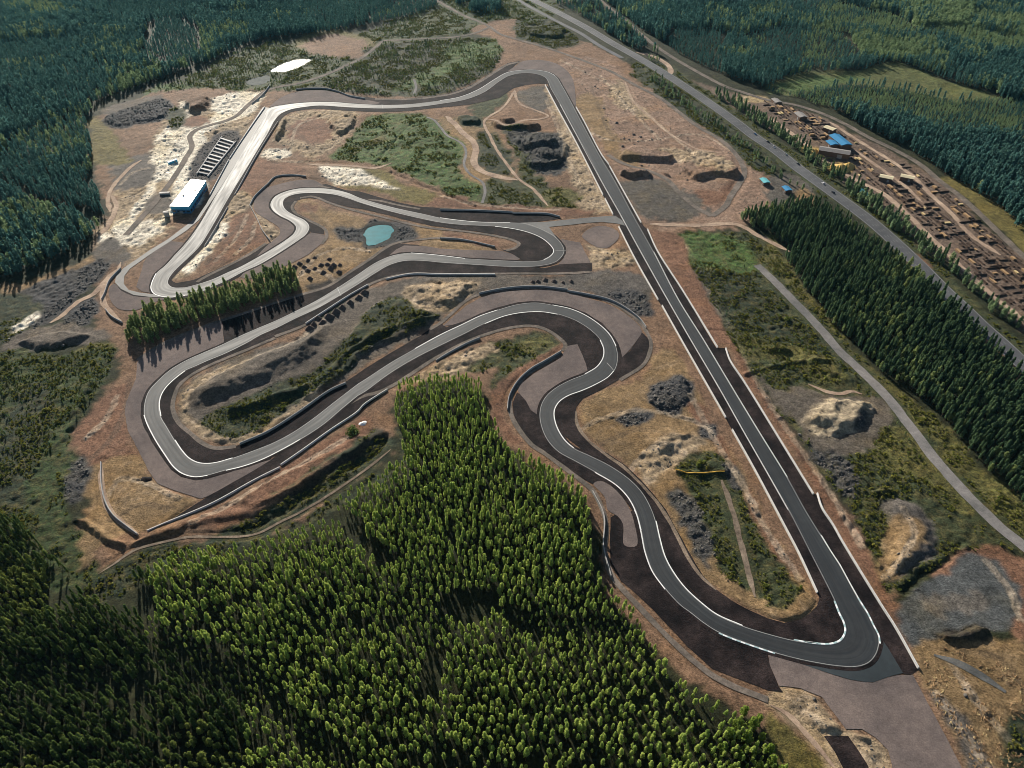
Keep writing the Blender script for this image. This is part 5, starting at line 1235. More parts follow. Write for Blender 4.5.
# ---- wood between the quarry road and the highway, tree rows along the highway
F_RIGHT = [(742,219),(768,212),(800,205),(820,207),(838,218),(870,243),(923,280),(968,324),(1024,384),(1080,440),(1090,570),(1024,508),(982,468),(945,426),(905,386),(882,372),(835,326),(790,268),(770,236)]
def woods(name, polys, spacing, protos, nlight, sc, label, seed, holes=(), keep=1.0, lightbias=.25, lightmask=None, stands=True):
    P = scatter_points(polys, spacing, holes, seed, keep)
    s = sc * (.95 + .14 * fbm(P[:, 0], P[:, 1], 70, seed + 3, 2) + np.random.default_rng(seed).normal(0, .1, len(P)))
    # stands of different age: each its own height and tone, open lanes between some of them
    st = np.random.default_rng(seed + 40); nst = 90
    px_ = np.stack([st.uniform(P[:, 0].min(), P[:, 0].max(), nst), st.uniform(P[:, 1].min(), P[:, 1].max(), nst)], 1)
    D = np.linalg.norm((P + np.stack([fbm(P[:, 0], P[:, 1], 60, 5, 2), fbm(P[:, 0], P[:, 1], 60, 6, 2)], 1) * 18)[:, None, :] * np.array([1, .7]) - px_[None] * np.array([1, .7]), axis=2)
    o2 = np.argsort(D, axis=1)[:, :2]; own = o2[:, 0]; gapd = D[np.arange(len(P)), o2[:, 1]] - D[np.arange(len(P)), own]
    if stands:
        s = s * st.choice([.62, .8, .95, 1.05, 1.12, 1.2], nst)[own]
        thin = st.uniform(size=nst)[own] < .25
        kp = ~((gapd < 7) & (st.uniform(size=nst)[own] < .45)) & (np.random.default_rng(seed + 41).uniform(size=len(P)) < np.where(thin, .82, .95))
        tone = (st.normal(0, .28, nst))[own]
        P, s, tone = P[kp], s[kp], tone[kp]
    else: tone = 0
    k = len(protos) - nlight; rr = np.random.default_rng(seed + 9)
    mixv = fbm(P[:, 0], P[:, 1], 50, seed + 5, 3) + rr.normal(0, .3, len(P)) + tone
    if lightmask is not None: mixv = mixv + lightmask(P)
    idx = np.where(mixv > lightbias, k + rr.integers(0, max(nlight, 1), len(P)), rr.integers(0, k, len(P))) if nlight else rr.integers(0, k, len(P))
    return stuff(name, P, protos, s, label, 'forest', idx=idx, seed=seed)
woods('roadside_wood', [F_RIGHT], 5.0, DARK_J + DARK_L, 2, .92, 'dark mixed wood between the grey quarry road and the highway', 41, lightbias=.35, stands=False)
F_TL = [(-250,-40),(430,-40),(445,-2),(425,12),(395,20),(330,33),(296,36),(256,42),(205,64),(150,84),(110,98),(92,108),(90,140),(95,165),(85,185),(107,195),(108,212),(92,238),(62,258),(20,274),(-80,296),(-300,310)]
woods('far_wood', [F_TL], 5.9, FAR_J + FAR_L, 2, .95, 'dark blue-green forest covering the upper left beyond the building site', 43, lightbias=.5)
F_TL2 = [(450,-40),(500,-40),(500,0),(496,14),(470,12),(455,2)]
woods('far_copse', [F_TL2], 5.6, FAR_J, 0, .9, 'dark copse at the top edge beside the highway, left of it', 44)
F_TR = [(592,-40),(1300,-40),(1300,420),(1080,300),(1024,238),(1005,216),(988,201),(970,191),(950,180),(918,157),(868,130),(823,107),(768,90),(707,69),(667,46),(632,24),(602,1)]
CLEAR = [(765,92),(800,75),(863,70),(893,63),(943,80),(1000,98),(950,101),(893,90),(840,86),(780,96)]
YOUNG = [(768,88),(780,94),(840,87),(893,91),(950,102),(1000,100),(1040,108),(1080,130),(1060,150),(1000,140),(950,138),(900,120),(850,110),(823,107)]
def lm(P):
    u, v, d = project(P); return np.where((u > 800) & (v < 62) & (v > 8), .6, 0) - .1
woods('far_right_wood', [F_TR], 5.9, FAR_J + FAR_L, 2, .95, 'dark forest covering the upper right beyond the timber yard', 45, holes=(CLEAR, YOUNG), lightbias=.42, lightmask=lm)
woods('young_wood', [YOUNG], 4.2, FAR_J + FAR_L, 2, .42, 'low younger wood below the olive clearing at the upper right', 46, lightbias=-.15, stands=False)
woods('wedge_wood', [[(556,2),(590,0),(605,10),(622,22),(640,38),(655,52),(664,64),(650,62),(630,48),(605,32),(580,16)]], 6.0, FAR_J + FAR_L, 2, .8, 'wedge of wood between the highway and the back road at the top', 47)
# tree rows by the highway: every tree of them
ROW_C = [crown_pine('roadside_crown', 11, 2.6, .12, 24, 13, .95, 190 + i, 'wide') for i in range(3)] + [DARK_C[0]]
ROW_T = [trunk_mesh('roadside_trunk', 11, .2, 290 + i) for i in range(3)] + [DARK_T[0]]
for m_ in ROW_C[:3]: m_.materials.append(M['f_far_light'])
for m_ in ROW_T[:3]: m_.materials.append(M['bark'])
ROWS = [
 ([(693,76),(717,91),(744,107),(768,122),(800,145),(830,168),(868,196),(908,226),(940,250),(980,286),(1024,328),(1045,350),(1045,362),(1024,340),(975,297),(920,252),(868,211),(818,170),(768,132),(717,97)], 6.6, 'green tree in the long row between the highway and the timber yard', 'row of trees between highway and timber yard', ROW_C, ROW_T, 'roadside_tree', .95),
 ([(652,76),(690,103),(735,137),(780,172),(800,186),(806,190),(800,192),(770,172),(730,142),(685,108),(650,82)], 9.0, 'small tree in the thin row on the near side of the highway', 'row of small trees on the near side of the highway', ROW_C, ROW_T, 'roadside_tree', .7),
 ([(738,217),(760,212),(770,216),(765,226),(745,228)], 7.0, 'tree in the small clump above the green heath', 'small clump above the heath', ROW_C, ROW_T, 'roadside_tree', .8),
]
for polyp, sp, lab, grp, Cs, Ts, nm_, sc in ROWS:
    P = scatter_points([polyp], sp, (), 60 + int(sp * 10), keep=.9)
    srcs = [None] * len(Cs)
    for p in P[:280]:
        k = int(NR.integers(0, len(Cs)))
        if srcs[k] is None: srcs[k] = plant_source(nm_, Cs[k], Ts[k], lab, 'tree', grp); o = srcs[k]
        else: o = copy_tree(srcs[k])
        place(o, p, sc * NR.uniform(.75, 1.2), NR.uniform(0, 6.28))
    print('row', grp, len(P))

# ---- ground cover: heather and saplings where the soil is green, loose rock where it is rubble
def cover_points(polys, spacing, seed, test):
    P = scatter_points(polys, spacing, (), seed, jitter=.5)
    i = np.clip(np.searchsorted(XS, P[:, 0]), 0, len(XS) - 1); j = np.clip(np.searchsorted(YS, P[:, 1]), 0, len(YS) - 1)
    return P[test(ALB[j, i], VEG[j, i], P)]
SITE = [[(-60,350),(60,300),(88,240),(88,110),(150,80),(300,30),(440,-4),(560,-6),(700,80),(1040,360),(1060,580),(1040,800),(780,800),(600,600),(480,395),(400,400),(380,470),(80,610),(-60,560)]]
P = cover_points(SITE, 2.7, 91, lambda a, vg, p: (vg > .55) & (fbm(p[:, 0], p[:, 1], 14, 93, 3) > np.where(a[:, 1] > .11, .12, -.1)))
stuff('heath_shrubs', P, SHRUB, np.random.default_rng(3).lognormal(-.45, .4, len(P)), 'low heather and shrubs covering the green ground around the circuit', 'shrubs', seed=8)
print('shrubs', len(P))
P = cover_points([PAINT[0][1], PAINT[4][1], PAINT[3][1]], 6.0, 92, lambda a, vg, p: (vg > .55) & (fbm(p[:, 0], p[:, 1], 40, 94, 3) > -.1))
stuff('saplings', P, [DARK_J[2]] + DARK_L, np.random.default_rng(4).uniform(.15, .4, len(P)), 'young saplings on the green heath at the top beyond the circuit', 'saplings', seed=9)
P = cover_points([[(-60,362),(30,352),(112,346),(105,385),(76,425),(76,465),(82,540),(60,590),(-60,540)]], 7.5, 96, lambda a, vg, p: (vg > .6) & (fbm(p[:, 0], p[:, 1], 40, 97, 3) > .0))
stuff('flank_saplings', P, [DARK_J[2]] + DARK_L, np.random.default_rng(5).uniform(.12, .34, len(P)), 'scattered saplings on the heath along the left edge', 'saplings', seed=10)
P = cover_points([[(672,236),(740,232),(775,262),(840,345),(905,415),(1030,530),(1000,548),(905,588),(872,560),(800,440),(715,320)]], 8, 98, lambda a, vg, p: (vg > .6) & (fbm(p[:, 0], p[:, 1], 30, 99, 3) > .12))
stuff('heath_saplings', P, [DARK_J[2]] + DARK_L, np.random.default_rng(6).uniform(.12, .3, len(P)), 'small bushes dotted over the heath right of the straight', 'bushes', seed=12)
P = cover_points(SITE, 1.9, 101, lambda a, vg, p: (np.abs(a - np.array(RUB)).sum(-1) < .03))
stuff('rubble', P, ROCKS, np.random.default_rng(7).lognormal(-.65, .5, len(P)), 'dark broken rock spread in heaps and fields about the site', 'rubble', seed=11, zoff=-.1)
P = cover_points(SITE, 4.0, 102, lambda a, vg, p: (a.sum(-1) > .45) & (fbm(p[:, 0], p[:, 1], 20, 103, 3) > .05))
stuff('loose_stones', P, ROCKS, np.random.default_rng(8).lognormal(-.9, .5, len(P)), 'loose stones and clods lying on the bare soil', 'stones', seed=13, zoff=-.1)

P = cover_points([[(920,650),(985,645),(1050,642),(1050,820),(1000,800),(960,740),(930,695)]], 2.6, 105, lambda a, vg, p: fbm(p[:, 0], p[:, 1], 12, 106, 2) > .0)
def branch_mesh(name, seed, mat):
    r = np.random.default_rng(seed); V = []; Fq = []
    for q in range(5):
        a = r.uniform(0, 6.28); l = r.uniform(.8, 2.0); c = r.normal(size=2) * .6; w_ = r.uniform(.1, .22); b = len(V); z = r.uniform(.05, .35)
        d = np.array([math.cos(a), math.sin(a)]); n_ = np.array([-d[1], d[0]])
        for s_ in (-1, 1):
            for o_, zz in ((-w_, z), (w_, z), (0, z + w_ * 1.6)):
                p_ = c + d * l * s_ + n_ * o_; V.append((p_[0], p_[1], zz))
        Fq += [(b, b + 3, b + 5, b + 2), (b + 1, b + 2, b + 5, b + 4), (b, b + 1, b + 4, b + 3), (b, b + 2, b + 1), (b + 3, b + 4, b + 5)]
    me = mesh_pydata(name, V, Fq); me.materials.append(M[mat]); return me
stuff('felled_timber', P, [branch_mesh('branch', 800 + i, 'boards' if i else 'board_ends') for i in range(4)], np.random.default_rng(9).uniform(.3, .75, len(P)), 'pale felled branches and slash strewn over the cleared ground at the lower right', 'branches', seed=14)
# ================================================================== BUILDINGS, YARD, VEHICLES
def zat(p): return float(height(np.array([p[0]]), np.array([p[1]]))[0])
def prism(name, base, z0, z1, mat, parent=None, cap=True):
    """upright walls over a ground outline"""
    n = len(base); V = [(x, y, z0) for x, y in base] + [(x, y, z1) for x, y in base]
    F_ = [(i, (i + 1) % n, n + (i + 1) % n, n + i) for i in range(n)]
    if cap: F_.append(tuple(n + i for i in range(n)))
    me = mesh_pydata(name, V, F_)
    bm = bmesh.new(); bm.from_mesh(me); bmesh.ops.recalc_face_normals(bm, faces=bm.faces); bm.to_mesh(me); bm.free()
    return link(name, me, M[mat] if isinstance(mat, str) else mat, parent)
def inset(base, d):
    c = np.mean(base, axis=0); return [tuple(c + (np.array(p) - c) * (1 - d / np.linalg.norm(np.array(p) - c))) for p in base]
def boxes_mesh(name, boxes):
    """boxes: (cx, cy, cz, sx, sy, sz, turn)"""
    V = []; Fq = []
    for cx, cy, cz, sx, sy, sz, a in boxes:
        ca, sa = math.cos(a), math.sin(a); b = len(V)
        for z in (-1, 1):
            for x, y in ((-1, -1), (1, -1), (1, 1), (-1, 1)):
                X, Y = x * sx / 2, y * sy / 2
                V.append((cx + X * ca - Y * sa, cy + X * sa + Y * ca, cz + z * sz / 2))
        Fq += [(b, b + 3, b + 2, b + 1), (b + 4, b + 5, b + 6, b + 7), (b, b + 1, b + 5, b + 4), (b + 1, b + 2, b + 6, b + 5), (b + 2, b + 3, b + 7, b + 6), (b + 3, b, b + 4, b + 7)]
    return mesh_pydata(name, V, Fq)

# ---- race control building: white roof, blue walls
HB = 10.0
roof = [np.array(G(*p, HB)) for p in ((170, 205.8), (188.8, 206.2), (205.6, 181), (191, 179.4))]
cen = sum(roof) / 4; rb = empty('race_control_building', (cen[0], cen[1], 0))
loc = [tuple(p - cen) for p in roof]
prism('wall', loc, -.4, HB - 4.2, 'navy_wall', rb, cap=False)
prism('upper_wall', [tuple(np.array(p) * 1.012) for p in loc], HB - 4.2, HB - .5, 'blue_wall', rb)
rf = prism('roof', [tuple(np.array(p) * 1.03) for p in loc], HB - .5, HB, 'roof_white', rb)
prism('parapet', inset([tuple(np.array(p) * 1.03) for p in loc], .6), HB, HB + .12, 'roof_white', rf)
link('roof_vent', boxes_mesh('roof_vent', [(-4, -8, HB + .7, 2, 2, 1.2, .3), (5, 6, HB + .6, 1.5, 2.5, 1, .3)]), M['concrete_grey'], rf)
dv = np.array(loc[2]) - np.array(loc[1]); dw = np.array(loc[0]) - np.array(loc[1]); bx = []
for k in range(1, 10):
    c = np.array(loc[1]) + dv * k / 10 + dw * .5; bx.append((c[0], c[1], HB + .16, np.linalg.norm(dw) * .94, .22, .12, math.atan2(dw[1], dw[0])))
link('roof_seam', boxes_mesh('roof_seam', bx), M['concrete_grey'], rf)
link('door', boxes_mesh('door', [(loc[0][0] * .5 + loc[1][0] * .5, loc[0][1] * .5 + loc[1][1] * .5, 1.6, 4, .5, 3.4, math.atan2(dw[1], dw[0]))]), M['concrete_grey'], rb)
for a_, b_, nwin in ((0, 1, 4), (1, 2, 9)):
    A = np.array(loc[a_]); B_ = np.array(loc[b_]); d = (B_ - A) / np.linalg.norm(B_ - A); nrm = np.array([d[1], -d[0]]); L = np.linalg.norm(B_ - A)
    for k in range(nwin):
        c = A + d * L * (k + .5) / nwin + nrm * .06
        link('window', boxes_mesh('window', [(c[0], c[1], 3.2, L / nwin * .7, .12, 2.2, math.atan2(d[1], d[0]))]), M['glass'], rb)
tag(rb, 'white roofed building with blue walls beside the main straight', 'building')

# ---- foundation rows of the pit building
fa, fb, fc, fd = [np.array(G(*p)) for p in ((197, 174.5), (208, 177), (236, 142), (222, 137.5))]
fcen = (fa + fb + fc + fd) / 4; ft = empty('pit_foundation', (fcen[0], fcen[1], 0))
dl = (fd - fa); dn_ = dl / np.linalg.norm(dl); ang = math.atan2(dl[1], dl[0])
for side, (s0, s1) in (('left', (fa, fd)), ('right', (fb, fc))):
    c = (s0 + s1) / 2 - fcen; e = s1 - s0
    link('long_beam', boxes_mesh('long_beam', [(c[0], c[1], .8, np.linalg.norm(e), 1.4, 1.8, math.atan2(e[1], e[0]))]), M['concrete_grey'], ft)
NB = 11
for k in range(NB):
    t = (k + .5) / NB; p0 = fa + (fd - fa) * t; p1 = fb + (fc - fb) * t; c = (p0 + p1) / 2 - fcen; e = p1 - p0
    link('cross_beam', boxes_mesh('cross_beam', [(c[0], c[1], .75, np.linalg.norm(e) - 1.5, 2.6, 1.5, math.atan2(e[1], e[0]))]), M['concrete' if k % 3 else 'concrete_grey'], ft)
slab = [tuple(p - fcen) for p in (fa, fb, fc, fd)]
prism('base_slab', [tuple(np.array(p) * .985) for p in slab], -.3, .12, M['dark_soil'], ft)
tag(ft, 'ladder of grey concrete foundation beams beside the pit lane', 'foundation')

def simple_box_thing(name, uv, size, turn, mat, label, cat, group=None, roofmat=None):
    p = G(*uv); z = zat(p); r = empty(name, (p[0], p[1], z), turn)
    sx, sy, sz = size
    link('wall', boxes_mesh('wall', [(0, 0, sz / 2 - .2, sx, sy, sz + .4, 0)]), M[mat], r)
    # low pitched roof with an overhang
    o = .5; h = sz; g = sy * .13
    V = [(-sx/2-o,-sy/2-o,h+.02),(sx/2+o,-sy/2-o,h+.02),(sx/2+o,sy/2+o,h+.02),(-sx/2-o,sy/2+o,h+.02),(-sx/2-o,0,h+g+.02),(sx/2+o,0,h+g+.02)]
    link('roof', mesh_pydata('roof', V, [(0,1,5,4),(2,3,4,5),(0,4,3),(1,2,5),(0,3,2,1)]), M[roofmat or mat], r)
    link('door', boxes_mesh('door', [(sx * .2, -sy / 2 - .05, sz * .35, sx * .16, .12, sz * .7, 0)]), M['concrete_grey'], r)
    tag(r, label, cat, group); return r
YD = np.array(G(930, 232)) - np.array(G(868, 180)); YA = math.atan2(YD[1], YD[0])
simple_box_thing('sawmill_shed', (839, 144.5), (34, 15, 6), YA, 'shed_wall', 'long shed with a bright blue roof in the middle of the timber yard', 'shed', roofmat='roof_blue')
simple_box_thing('sawmill_shed', (831, 147), (14, 12, 5), YA, 'shed_wall', 'smaller blue roofed shed adjoining the long blue one in the timber yard', 'shed', roofmat='roof_blue')
simple_box_thing('sawmill_shed', (829, 131.5), (15, 10, 5), YA + .5, 'shed_wall', 'shed with a pale yellow roof behind the blue shed in the timber yard', 'shed', roofmat='roof_pale')
simple_box_thing('sawmill_shed', (885, 181), (15, 9, 5), YA + .9, 'shed_wall', 'pale roofed shed left of its twin in the middle of the timber yard', 'shed', roofmat='roof_pale')
simple_box_thing('sawmill_shed', (906, 180.5), (15, 9, 5), YA + .9, 'shed_wall', 'pale roofed shed right of its twin in the middle of the timber yard', 'shed', roofmat='roof_pale')
simple_box_thing('sawmill_shed', (833, 156), (38, 14, 7), YA + 1.0, 'shed_wall', 'dark open fronted hall behind the yellow sawdust heaps', 'shed', roofmat='roof_grey')
simple_box_thing('small_shed', (863, 196), (16, 8, 4), YA, 'shed_wall', 'shed with a turquoise roof among the trees by the highway', 'shed', roofmat='roof_teal')
simple_box_thing('small_shed', (764, 184), (12, 8, 4), YA, 'shed_wall', 'small shed with a teal roof beside the site road and the highway', 'shed', roofmat='roof_teal')
simple_box_thing('small_shed', (786, 192), (11, 8, 4), YA, 'shed_wall', 'small teal roofed shed on sand beside the highway', 'shed', roofmat='roof_blue')
simple_box_thing('small_shed', (776, 103), (16, 10, 4), YA, 'shed_wall', 'grey roofed shed at the upper end of the timber yard', 'shed', roofmat='roof_grey')
simple_box_thing('small_shed', (800, 118), (18, 12, 5), YA, 'shed_wall', 'grey blue roofed shed between stacks in the upper timber yard', 'shed', roofmat='roof_grey')
simple_box_thing('site_container', (173, 163), (12, 3, 3), .9, 'blue_wall', 'blue site container on the white ground above the building', 'container', roofmat='roof_blue')
simple_box_thing('site_container', (167.5, 217), (5, 4, 5.5), .3, 'concrete_grey', 'grey site cabin against the left side of the white roofed building', 'container', roofmat='roof_grey')
simple_box_thing('site_container', (165, 194.5), (11, 3, 2.6), .1, 'concrete_grey', 'grey container left of the white roofed building', 'container', roofmat='roof_grey')

# ---- heaps
def heap_mesh(name, rad, h, seed, mat, n=18, rings=6):
    r = np.random.default_rng(seed); V = [(0, 0, h)]; Fq = []
    ph = r.uniform(0, 6.28, 3)
    for k in range(1, rings + 1):
        t = k / rings
        for j in range(n):
            a = j * math.tau / n; rr = rad * t * (1 + .14 * math.sin(2 * a + ph[0]) + .1 * math.sin(3 * a + ph[1])) * r.uniform(.94, 1.06)
            V.append((rr * math.cos(a), rr * math.sin(a), h * (1 - t) ** .8 * r.uniform(.85, 1.15) - .3 * t))
    for j in range(n): Fq.append((0, 1 + j, 1 + (j + 1) % n))
    for k in range(rings - 1):
        for j in range(n):
            a = 1 + k * n + j; b = 1 + k * n + (j + 1) % n; Fq.append((a, a + n, b + n, b))
    me = mesh_pydata(name, V, Fq, True); me.materials.append(M[mat]); return me
def heaps(name, uvs, rad, h, mat, label, cat, group, seed):
    ms = [heap_mesh(name, rad, h, seed + i, mat) for i in range(3)]; rr = np.random.default_rng(seed)
    for i, uv in enumerate(uvs):
        p = G(*uv); o = link(name, ms[i % 3]); s = rr.uniform(.75, 1.2)
        o.location = (p[0], p[1], zat(p)); o.scale = (s, s, s * rr.uniform(.85, 1.2)); o.rotation_euler = (0, 0, rr.uniform(0, 6.28))
        tag(o, label, cat, group)
heaps('soil_heap', [(294.5,268),(299.4,264),(304,267.5),(308,260.7),(315,258),(308,271),(315,269),(321,265.5),(329.4,259.5),(327.5,265),(331,269),(334,266),(340,265.5),(323.5,273),(339,272.5),(310,279.5)], 3.4, 3.0, 'soil_heap', 'small dark soil heap on the tan ground right of the conifer strip', 'heap', 'soil heaps on tan ground', 500)
heaps('spoil_heap', [(365,293.5),(359,298),(350.6,303.5),(342.5,307.5),(336,312),(329,317),(323,322.5),(318,318.5),(314,324.5),(310,329)], 4.2, 4.2, 'soil_heap', 'tall dark spoil heap in the row under the barrier beside the mound', 'heap', 'spoil heaps along the barrier', 510)
heaps('soil_heap', [(532.5,281.5),(538,281),(545,279.6),(554,281),(563,282),(571,281)], 3.0, 2.6, 'soil_heap', 'small heap in the short row above the big gravel bend', 'heap', 'heaps above the gravel bend', 520)
heaps('sawdust_heap', [(806,150.5),(814,153),(822,154)], 11, 6, 'sawdust', 'yellow sawdust heap in front of the dark hall in the timber yard', 'heap', 'sawdust heaps by the dark hall', 530)
heaps('sawdust_heap', [(832,168),(841,169),(848,167),(838,173)], 10, 5, 'sawdust', 'golden sawdust heap beside the tree row, right of the dark hall', 'heap', 'sawdust heaps by the tree row', 540)
heaps('earth_heap', [(146.5,480)], 4, 1.2, 'dark_soil', 'dark round earth heap on tan grass below the left gravel trap', 'heap', None, 550)
bush = link('bush', crown_pine('bush', 5, 6.5, .02, 30, 16, 1.1, 551, 'wide'), M['f_left']); g = G(353, 433); bush.location = (g[0], g[1], zat(g) - .3)
tag(bush, 'round green bush beside a white heap on the bank above the forest', 'bush')
heaps('gravel_heap', [(363,424)], 3.8, 1.6, 'tarp', 'bright white heap beside the green bush on the bank above the forest', 'heap', None, 552)
bs = [(604,108.5),(616.5,123.7),(633.7,134.7),(624,139),(629,140),(638,141.5),(622.5,146.6),(606,121),(641,137)]
for i, uv in enumerate(bs):
    p = G(*uv); o = link('boulder', ROCKS[i % 5]); s = NR.uniform(1.6, 2.8); o.location = (p[0], p[1], zat(p)); o.scale = (s, s, s); o.rotation_euler = (0, 0, i * 1.3)
    tag(o, 'dark boulder lying on the red field between the far straight and the highway', 'boulder', 'boulders on the red field')

# ---- yellow pipe across the inner heath
P = evenly(catmull(GA([(675,471.3),(684,473),(697,474.3),(712,473.2),(724,473.4)]), step=1), 1.5); N = normals(P); V = []; Fq = []; K = 8
for i, p in enumerate(P):
    z = zat(p) + .7
    for j in range(K):
        a = j * math.tau / K; V.append((p[0] + N[i, 0] * math.cos(a) * .4, p[1] + N[i, 1] * math.cos(a) * .4, z + math.sin(a) * .4))
for i in range(len(P) - 1):
    for j in range(K): Fq.append((i * K + j, i * K + (j + 1) % K, (i + 1) * K + (j + 1) % K, (i + 1) * K + j))
tag(link('drain_pipe', mesh_pydata('drain_pipe', V, Fq, True), M['yellow_pipe']), 'long yellow pipe lying across the heath inside the front loop', 'pipe')

# ---- timber yard: every stack of logs or boards
def log_stack(name, L, rows, seed):
    r = np.random.default_rng(seed); V = []; Fq = []; n = 6; d = .55
    for row in range(rows):
        for k in range(7 - row):
            y = (k - (6 - row) / 2) * d * 1.05; z = d * .5 + row * d * .9; l = L * r.uniform(.92, 1.05); rad = d * .5 * r.uniform(.85, 1.08); b = len(V)
            for x in (-l / 2, l / 2):
                for j in range(n):
                    a = j * math.tau / n; V.append((x, y + math.cos(a) * rad, z + math.sin(a) * rad))
            for j in range(n): Fq.append((b + j, b + (j + 1) % n, b + n + (j + 1) % n, b + n + j))
            Fq.append(tuple(b + j for j in reversed(range(n)))); Fq.append(tuple(b + n + j for j in range(n)))
    return mesh_pydata(name, V, Fq)
LOGM = [log_stack('log_stack', L, rw, 600 + i) for i, (L, rw) in enumerate(((12, 5), (9, 6), (14, 5), (7, 4)))]
for m_ in LOGM: m_.materials.append(M['logs'])
def board_stack(L, W, n, seed):
    r = np.random.default_rng(seed); bx = []
    for k in range(n):
        for q in range(2):
            bx.append((r.uniform(-.15, .15), (q - .5) * (W / 2 + .12), .3 + k * 1.3 + .5, L * r.uniform(.94, 1.02), W / 2, 1.05, 0))
        bx += [(x, 0, .15 + k * 1.3, .15, W, .2, 0) for x in (-L * .35, 0, L * .35)]
    return boxes_mesh('board_stack', bx)
BRDM = [board_stack(L, Wd, n, 620 + i) for i, (L, Wd, n) in enumerate(((10, 4, 2), (7, 4, 3), (13, 3.5, 2)))]
for m_ in BRDM: m_.materials.append(M['boards'])
PALM = [board_stack(L, Wd, n, 640 + i) for i, (L, Wd, n) in enumerate(((9, 4, 2), (6, 3, 2)))]
for m_ in PALM: m_.materials.append(M['board_ends'])
YARD = [(765,100),(785,103),(815,116),(845,130),(870,145),(905,165),(935,184),(958,203),(985,228),(1012,252),(1050,282),(1050,340),(1024,322),(990,292),(955,258),(925,232),(898,212),(876,196),(858,184),(842,160),(815,140),(790,124),(770,112)]
YP = catmull(GA(YARD), closed=True, step=10); yc = np.array([math.cos(YA), math.sin(YA)]); yn = np.array([-yc[1], yc[0]])
cand = []
ctr = YP.mean(0); R_ = 520
for a in np.arange(-R_, R_, 11.5):
    for b in np.arange(-R_, R_, 5.2):
        q = ctr + yc * (a + NR.uniform(-2, 2)) + yn * (b + NR.uniform(-1, 1)); cand.append(q)
cand = np.array(cand); ok = point_in(YP, cand[:, 0], cand[:, 1])
ii = np.clip(np.searchsorted(XS, cand[:, 0]), 0, len(XS) - 1); jj = np.clip(np.searchsorted(YS, cand[:, 1]), 0, len(YS) - 1)
ok &= ~F[jj, ii]
for uv, rad in (((839,144.5),24),((829,131.5),14),((885,181),14),((906,180.5),14),((831,156),26),((863,196),14),((776,103),14),((800,118),16),((812,152),18),((842,168),18)):
    g = np.array(G(*uv)); ok &= np.linalg.norm(cand - g, axis=1) > rad
cand = cand[ok]
dens = fbm(cand[:, 0], cand[:, 1], 40, 700, 2); uu, vv, _ = project(cand)
# the middle of the yard keeps two open squares
open_ = ((uu > 900) & (uu < 955) & (vv > 236) & (vv < 252)) | ((uu > 850) & (uu < 905) & (vv > 160) & (vv < 178) & (NR.uniform(size=len(cand)) < .5))
cand = cand[(dens > -.6) & ~open_]; uu, vv, _ = project(cand)
NR.shuffle(cand); cnt = {'log': 0, 'board': 0, 'pale': 0}
for q in cand:
    uq, vq, _ = project(q[None]); uq, vq = uq[0], vq[0]
    far_part = uq > 895
    x = NR.uniform()
    if x < (.84 if far_part else .66): kind = 'log'; ms = LOGM; lab = ('stack of dark logs among the crowded rows at the right end of the timber yard' if far_part else 'stack of dark logs in the upper half of the timber yard'); nm_ = 'log_stack'
    elif x < (.95 if far_part else .92): kind = 'board'; ms = BRDM; lab = ('brown board stack among the log rows at the right end of the timber yard' if far_part else 'brown board stack in the upper half of the timber yard'); nm_ = 'board_stack'
    else: kind = 'pale'; ms = PALM; lab = ('pale stack of fresh boards at the right end of the timber yard' if far_part else 'pale stack of fresh boards in the upper half of the timber yard'); nm_ = 'board_stack'
    if cnt[kind] >= 290: continue
    cnt[kind] += 1
    o = link(nm_, ms[int(NR.integers(0, len(ms)))]); s = NR.uniform(.5, .82)
    o.location = (q[0], q[1], zat(q)); o.rotation_euler = (0, 0, YA + (math.pi / 2 if NR.uniform() < .3 else 0) + NR.normal(0, .04)); o.scale = (s * 1.15, s, s * NR.uniform(.55, 1.05))
    tag(o, lab, 'log stack' if kind == 'log' else 'board stack', ('right end ' if far_part else 'upper half ') + kind + ' stacks of the timber yard')
print('yard', cnt)

# ---- cars on the highway
def car_source(paint, label):
    r = empty('car')
    prof = [(-2.2, .35), (-2.25, .8), (-1.9, .95), (-1.4, 1.0), (1.0, 1.0), (2.0, .85), (2.25, .65), (2.2, .35)]
    n = len(prof); V = [(x, -.88, z) for x, z in prof] + [(x, .88, z) for x, z in prof]
    link('body', mesh_pydata('body', V, [(i, i + 1, n + i + 1, n + i) for i in range(n - 1)] + [(n - 1, 0, n, 2 * n - 1), tuple(reversed(range(n))), tuple(range(n, 2 * n))]), M[paint], r)
    gv = [(-1.75, .8, 1.0), (-1.2, .66, 1.5), (.35, .66, 1.5), (1.1, .8, 1.0)]
    m = 4; V = [(x, -y, z) for x, y, z in gv] + [(x, y, z) for x, y, z in gv]
    cb = link('cabin', mesh_pydata('cabin', V, [(i, i + 1, m + i + 1, m + i) for i in range(3)] + [(3, 2, 1, 0), (4, 5, 6, 7)]), M['glass'], r)
    link('roof', boxes_mesh('roof', [(-.42, 0, 1.52, 1.5, 1.28, .05, 0)]), M[paint], r)
    for x in (-1.35, 1.4):
        for y in (-.82, .82):
            V = []; Fq = []; K = 10
            for yy in (y - .11, y + .11):
                V += [(x + .34 * math.cos(j * math.tau / K), yy, .34 + .34 * math.sin(j * math.tau / K)) for j in range(K)]
            Fq = [(j, (j + 1) % K, K + (j + 1) % K, K + j) for j in range(K)] + [tuple(reversed(range(K))), tuple(range(K, 2 * K))]
            link('wheel', mesh_pydata('wheel', V, Fq), M['tyre'], r)
    tag(r, label, 'car', 'cars on the highway'); return r
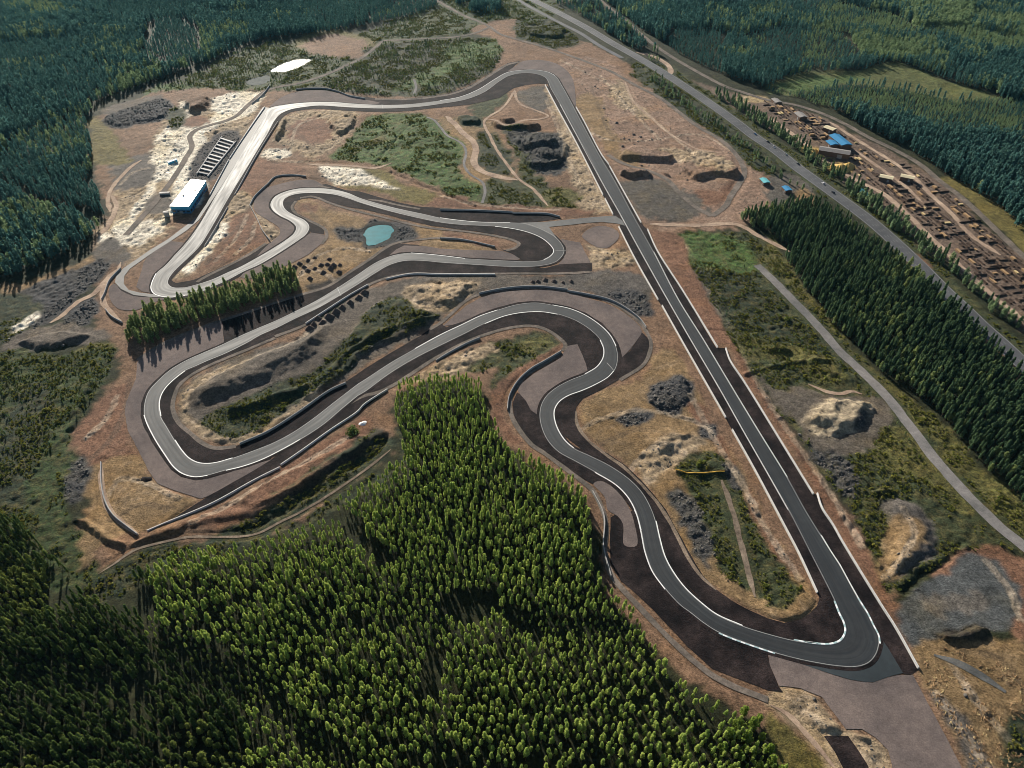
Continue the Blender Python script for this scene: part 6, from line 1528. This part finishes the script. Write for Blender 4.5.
CARS = [((755,134.5),'car_blue',3.6,'blue car on the highway, uppermost of the cars in view'),((768,142.5),'car_dark',-3.6,'dark car on the highway just above a white one'),((773.5,147.5),'car_white',-2.8,'white car on the highway, upper of the two white ones'),
 ((786,155),'car_grey',-3.6,'grey car on the highway between the white cars, upper of two'),((798,164.5),'car_dark',-3.4,'dark car on the highway between the white cars'),((823,184),'car_white',3.0,'white car on the highway beside the sawdust heaps'),((833,193),'car_dark',3.6,'dark car on the highway, lowest of the cars in view')]
for uv, pm, off, lab in CARS:
    c = car_source(pm, lab); g = np.array(G(*uv)); k = int(np.argmin(np.linalg.norm(hw - g, axis=1))); t = hw[min(k + 1, len(hw) - 1)] - hw[k - 1]
    c.location = (g[0], g[1], ZS + .1); c.rotation_euler = (0, 0, math.atan2(t[1], t[0]) + (math.pi if off > 0 else 0)); c.scale = (1.15, 1.15, 1.15)
# ================================================================== LIGHT, SKY, CAMERA
w = bpy.data.worlds.new('World'); scene.world = w; w.use_nodes = True
nt = w.node_tree; nt.nodes.clear()
sky = nt.nodes.new('ShaderNodeTexSky'); sky.sky_type = 'NISHITA'; sky.sun_disc = False
sky.sun_elevation = SUN_EL; sky.sun_rotation = SUN_AZ
bg = nt.nodes.new('ShaderNodeBackground'); bg.inputs['Strength'].default_value = .05
ow = nt.nodes.new('ShaderNodeOutputWorld')
nt.links.new(sky.outputs[0], bg.inputs[0]); nt.links.new(bg.outputs[0], ow.inputs[0])
sd = bpy.data.lights.new('sun', 'SUN'); sd.energy = 5.0; sd.angle = R(.5); sd.color = (1, .93, .82)
so = bpy.data.objects.new('sun', sd); COL.objects.link(so)
dirv = Vector((math.sin(SUN_AZ) * math.cos(SUN_EL), math.cos(SUN_AZ) * math.cos(SUN_EL), math.sin(SUN_EL)))
so.rotation_euler = dirv.to_track_quat('Z', 'Y').to_euler(); so.location = (0, 0, 600)
m_, nt_, out_ = newmat('hazy_air')
pv = nt_.nodes.new('ShaderNodeVolumePrincipled'); pv.inputs['Density'].default_value = .000008; pv.inputs['Color'].default_value = (.25, .68, 1, 1); pv.inputs['Anisotropy'].default_value = .2
nt_.links.new(pv.outputs[0], out_.inputs['Volume'])
hz = link('haze', boxes_mesh('haze', [(0, 3500, 212, 19000, 18000, 436, 0)]), m_); tag(hz, 'thin blue haze in the air over the whole site', 'haze', kind='stuff')
cd = bpy.data.cameras.new('camera'); cam = bpy.data.objects.new('camera', cd); COL.objects.link(cam)
cam.location = (0, 0, HCAM); cam.rotation_euler = (math.pi / 2 - PITCH, 0, 0)
cd.sensor_width = 36; cd.lens = 36 * FPX / 1024; cd.clip_start = 1; cd.clip_end = 30000
scene.camera = cam
vs = scene.view_settings; vs.view_transform = 'Standard'; vs.look = 'None'; vs.gamma = 1; vs.exposure = .85
scene.cycles.pixel_filter_type = 'BLACKMAN_HARRIS'; scene.cycles.filter_width = .9
scene.cycles.max_bounces = 5; scene.cycles.diffuse_bounces = 2; scene.cycles.glossy_bounces = 2
scene.cycles.transmission_bounces = 2; scene.cycles.volume_bounces = 0
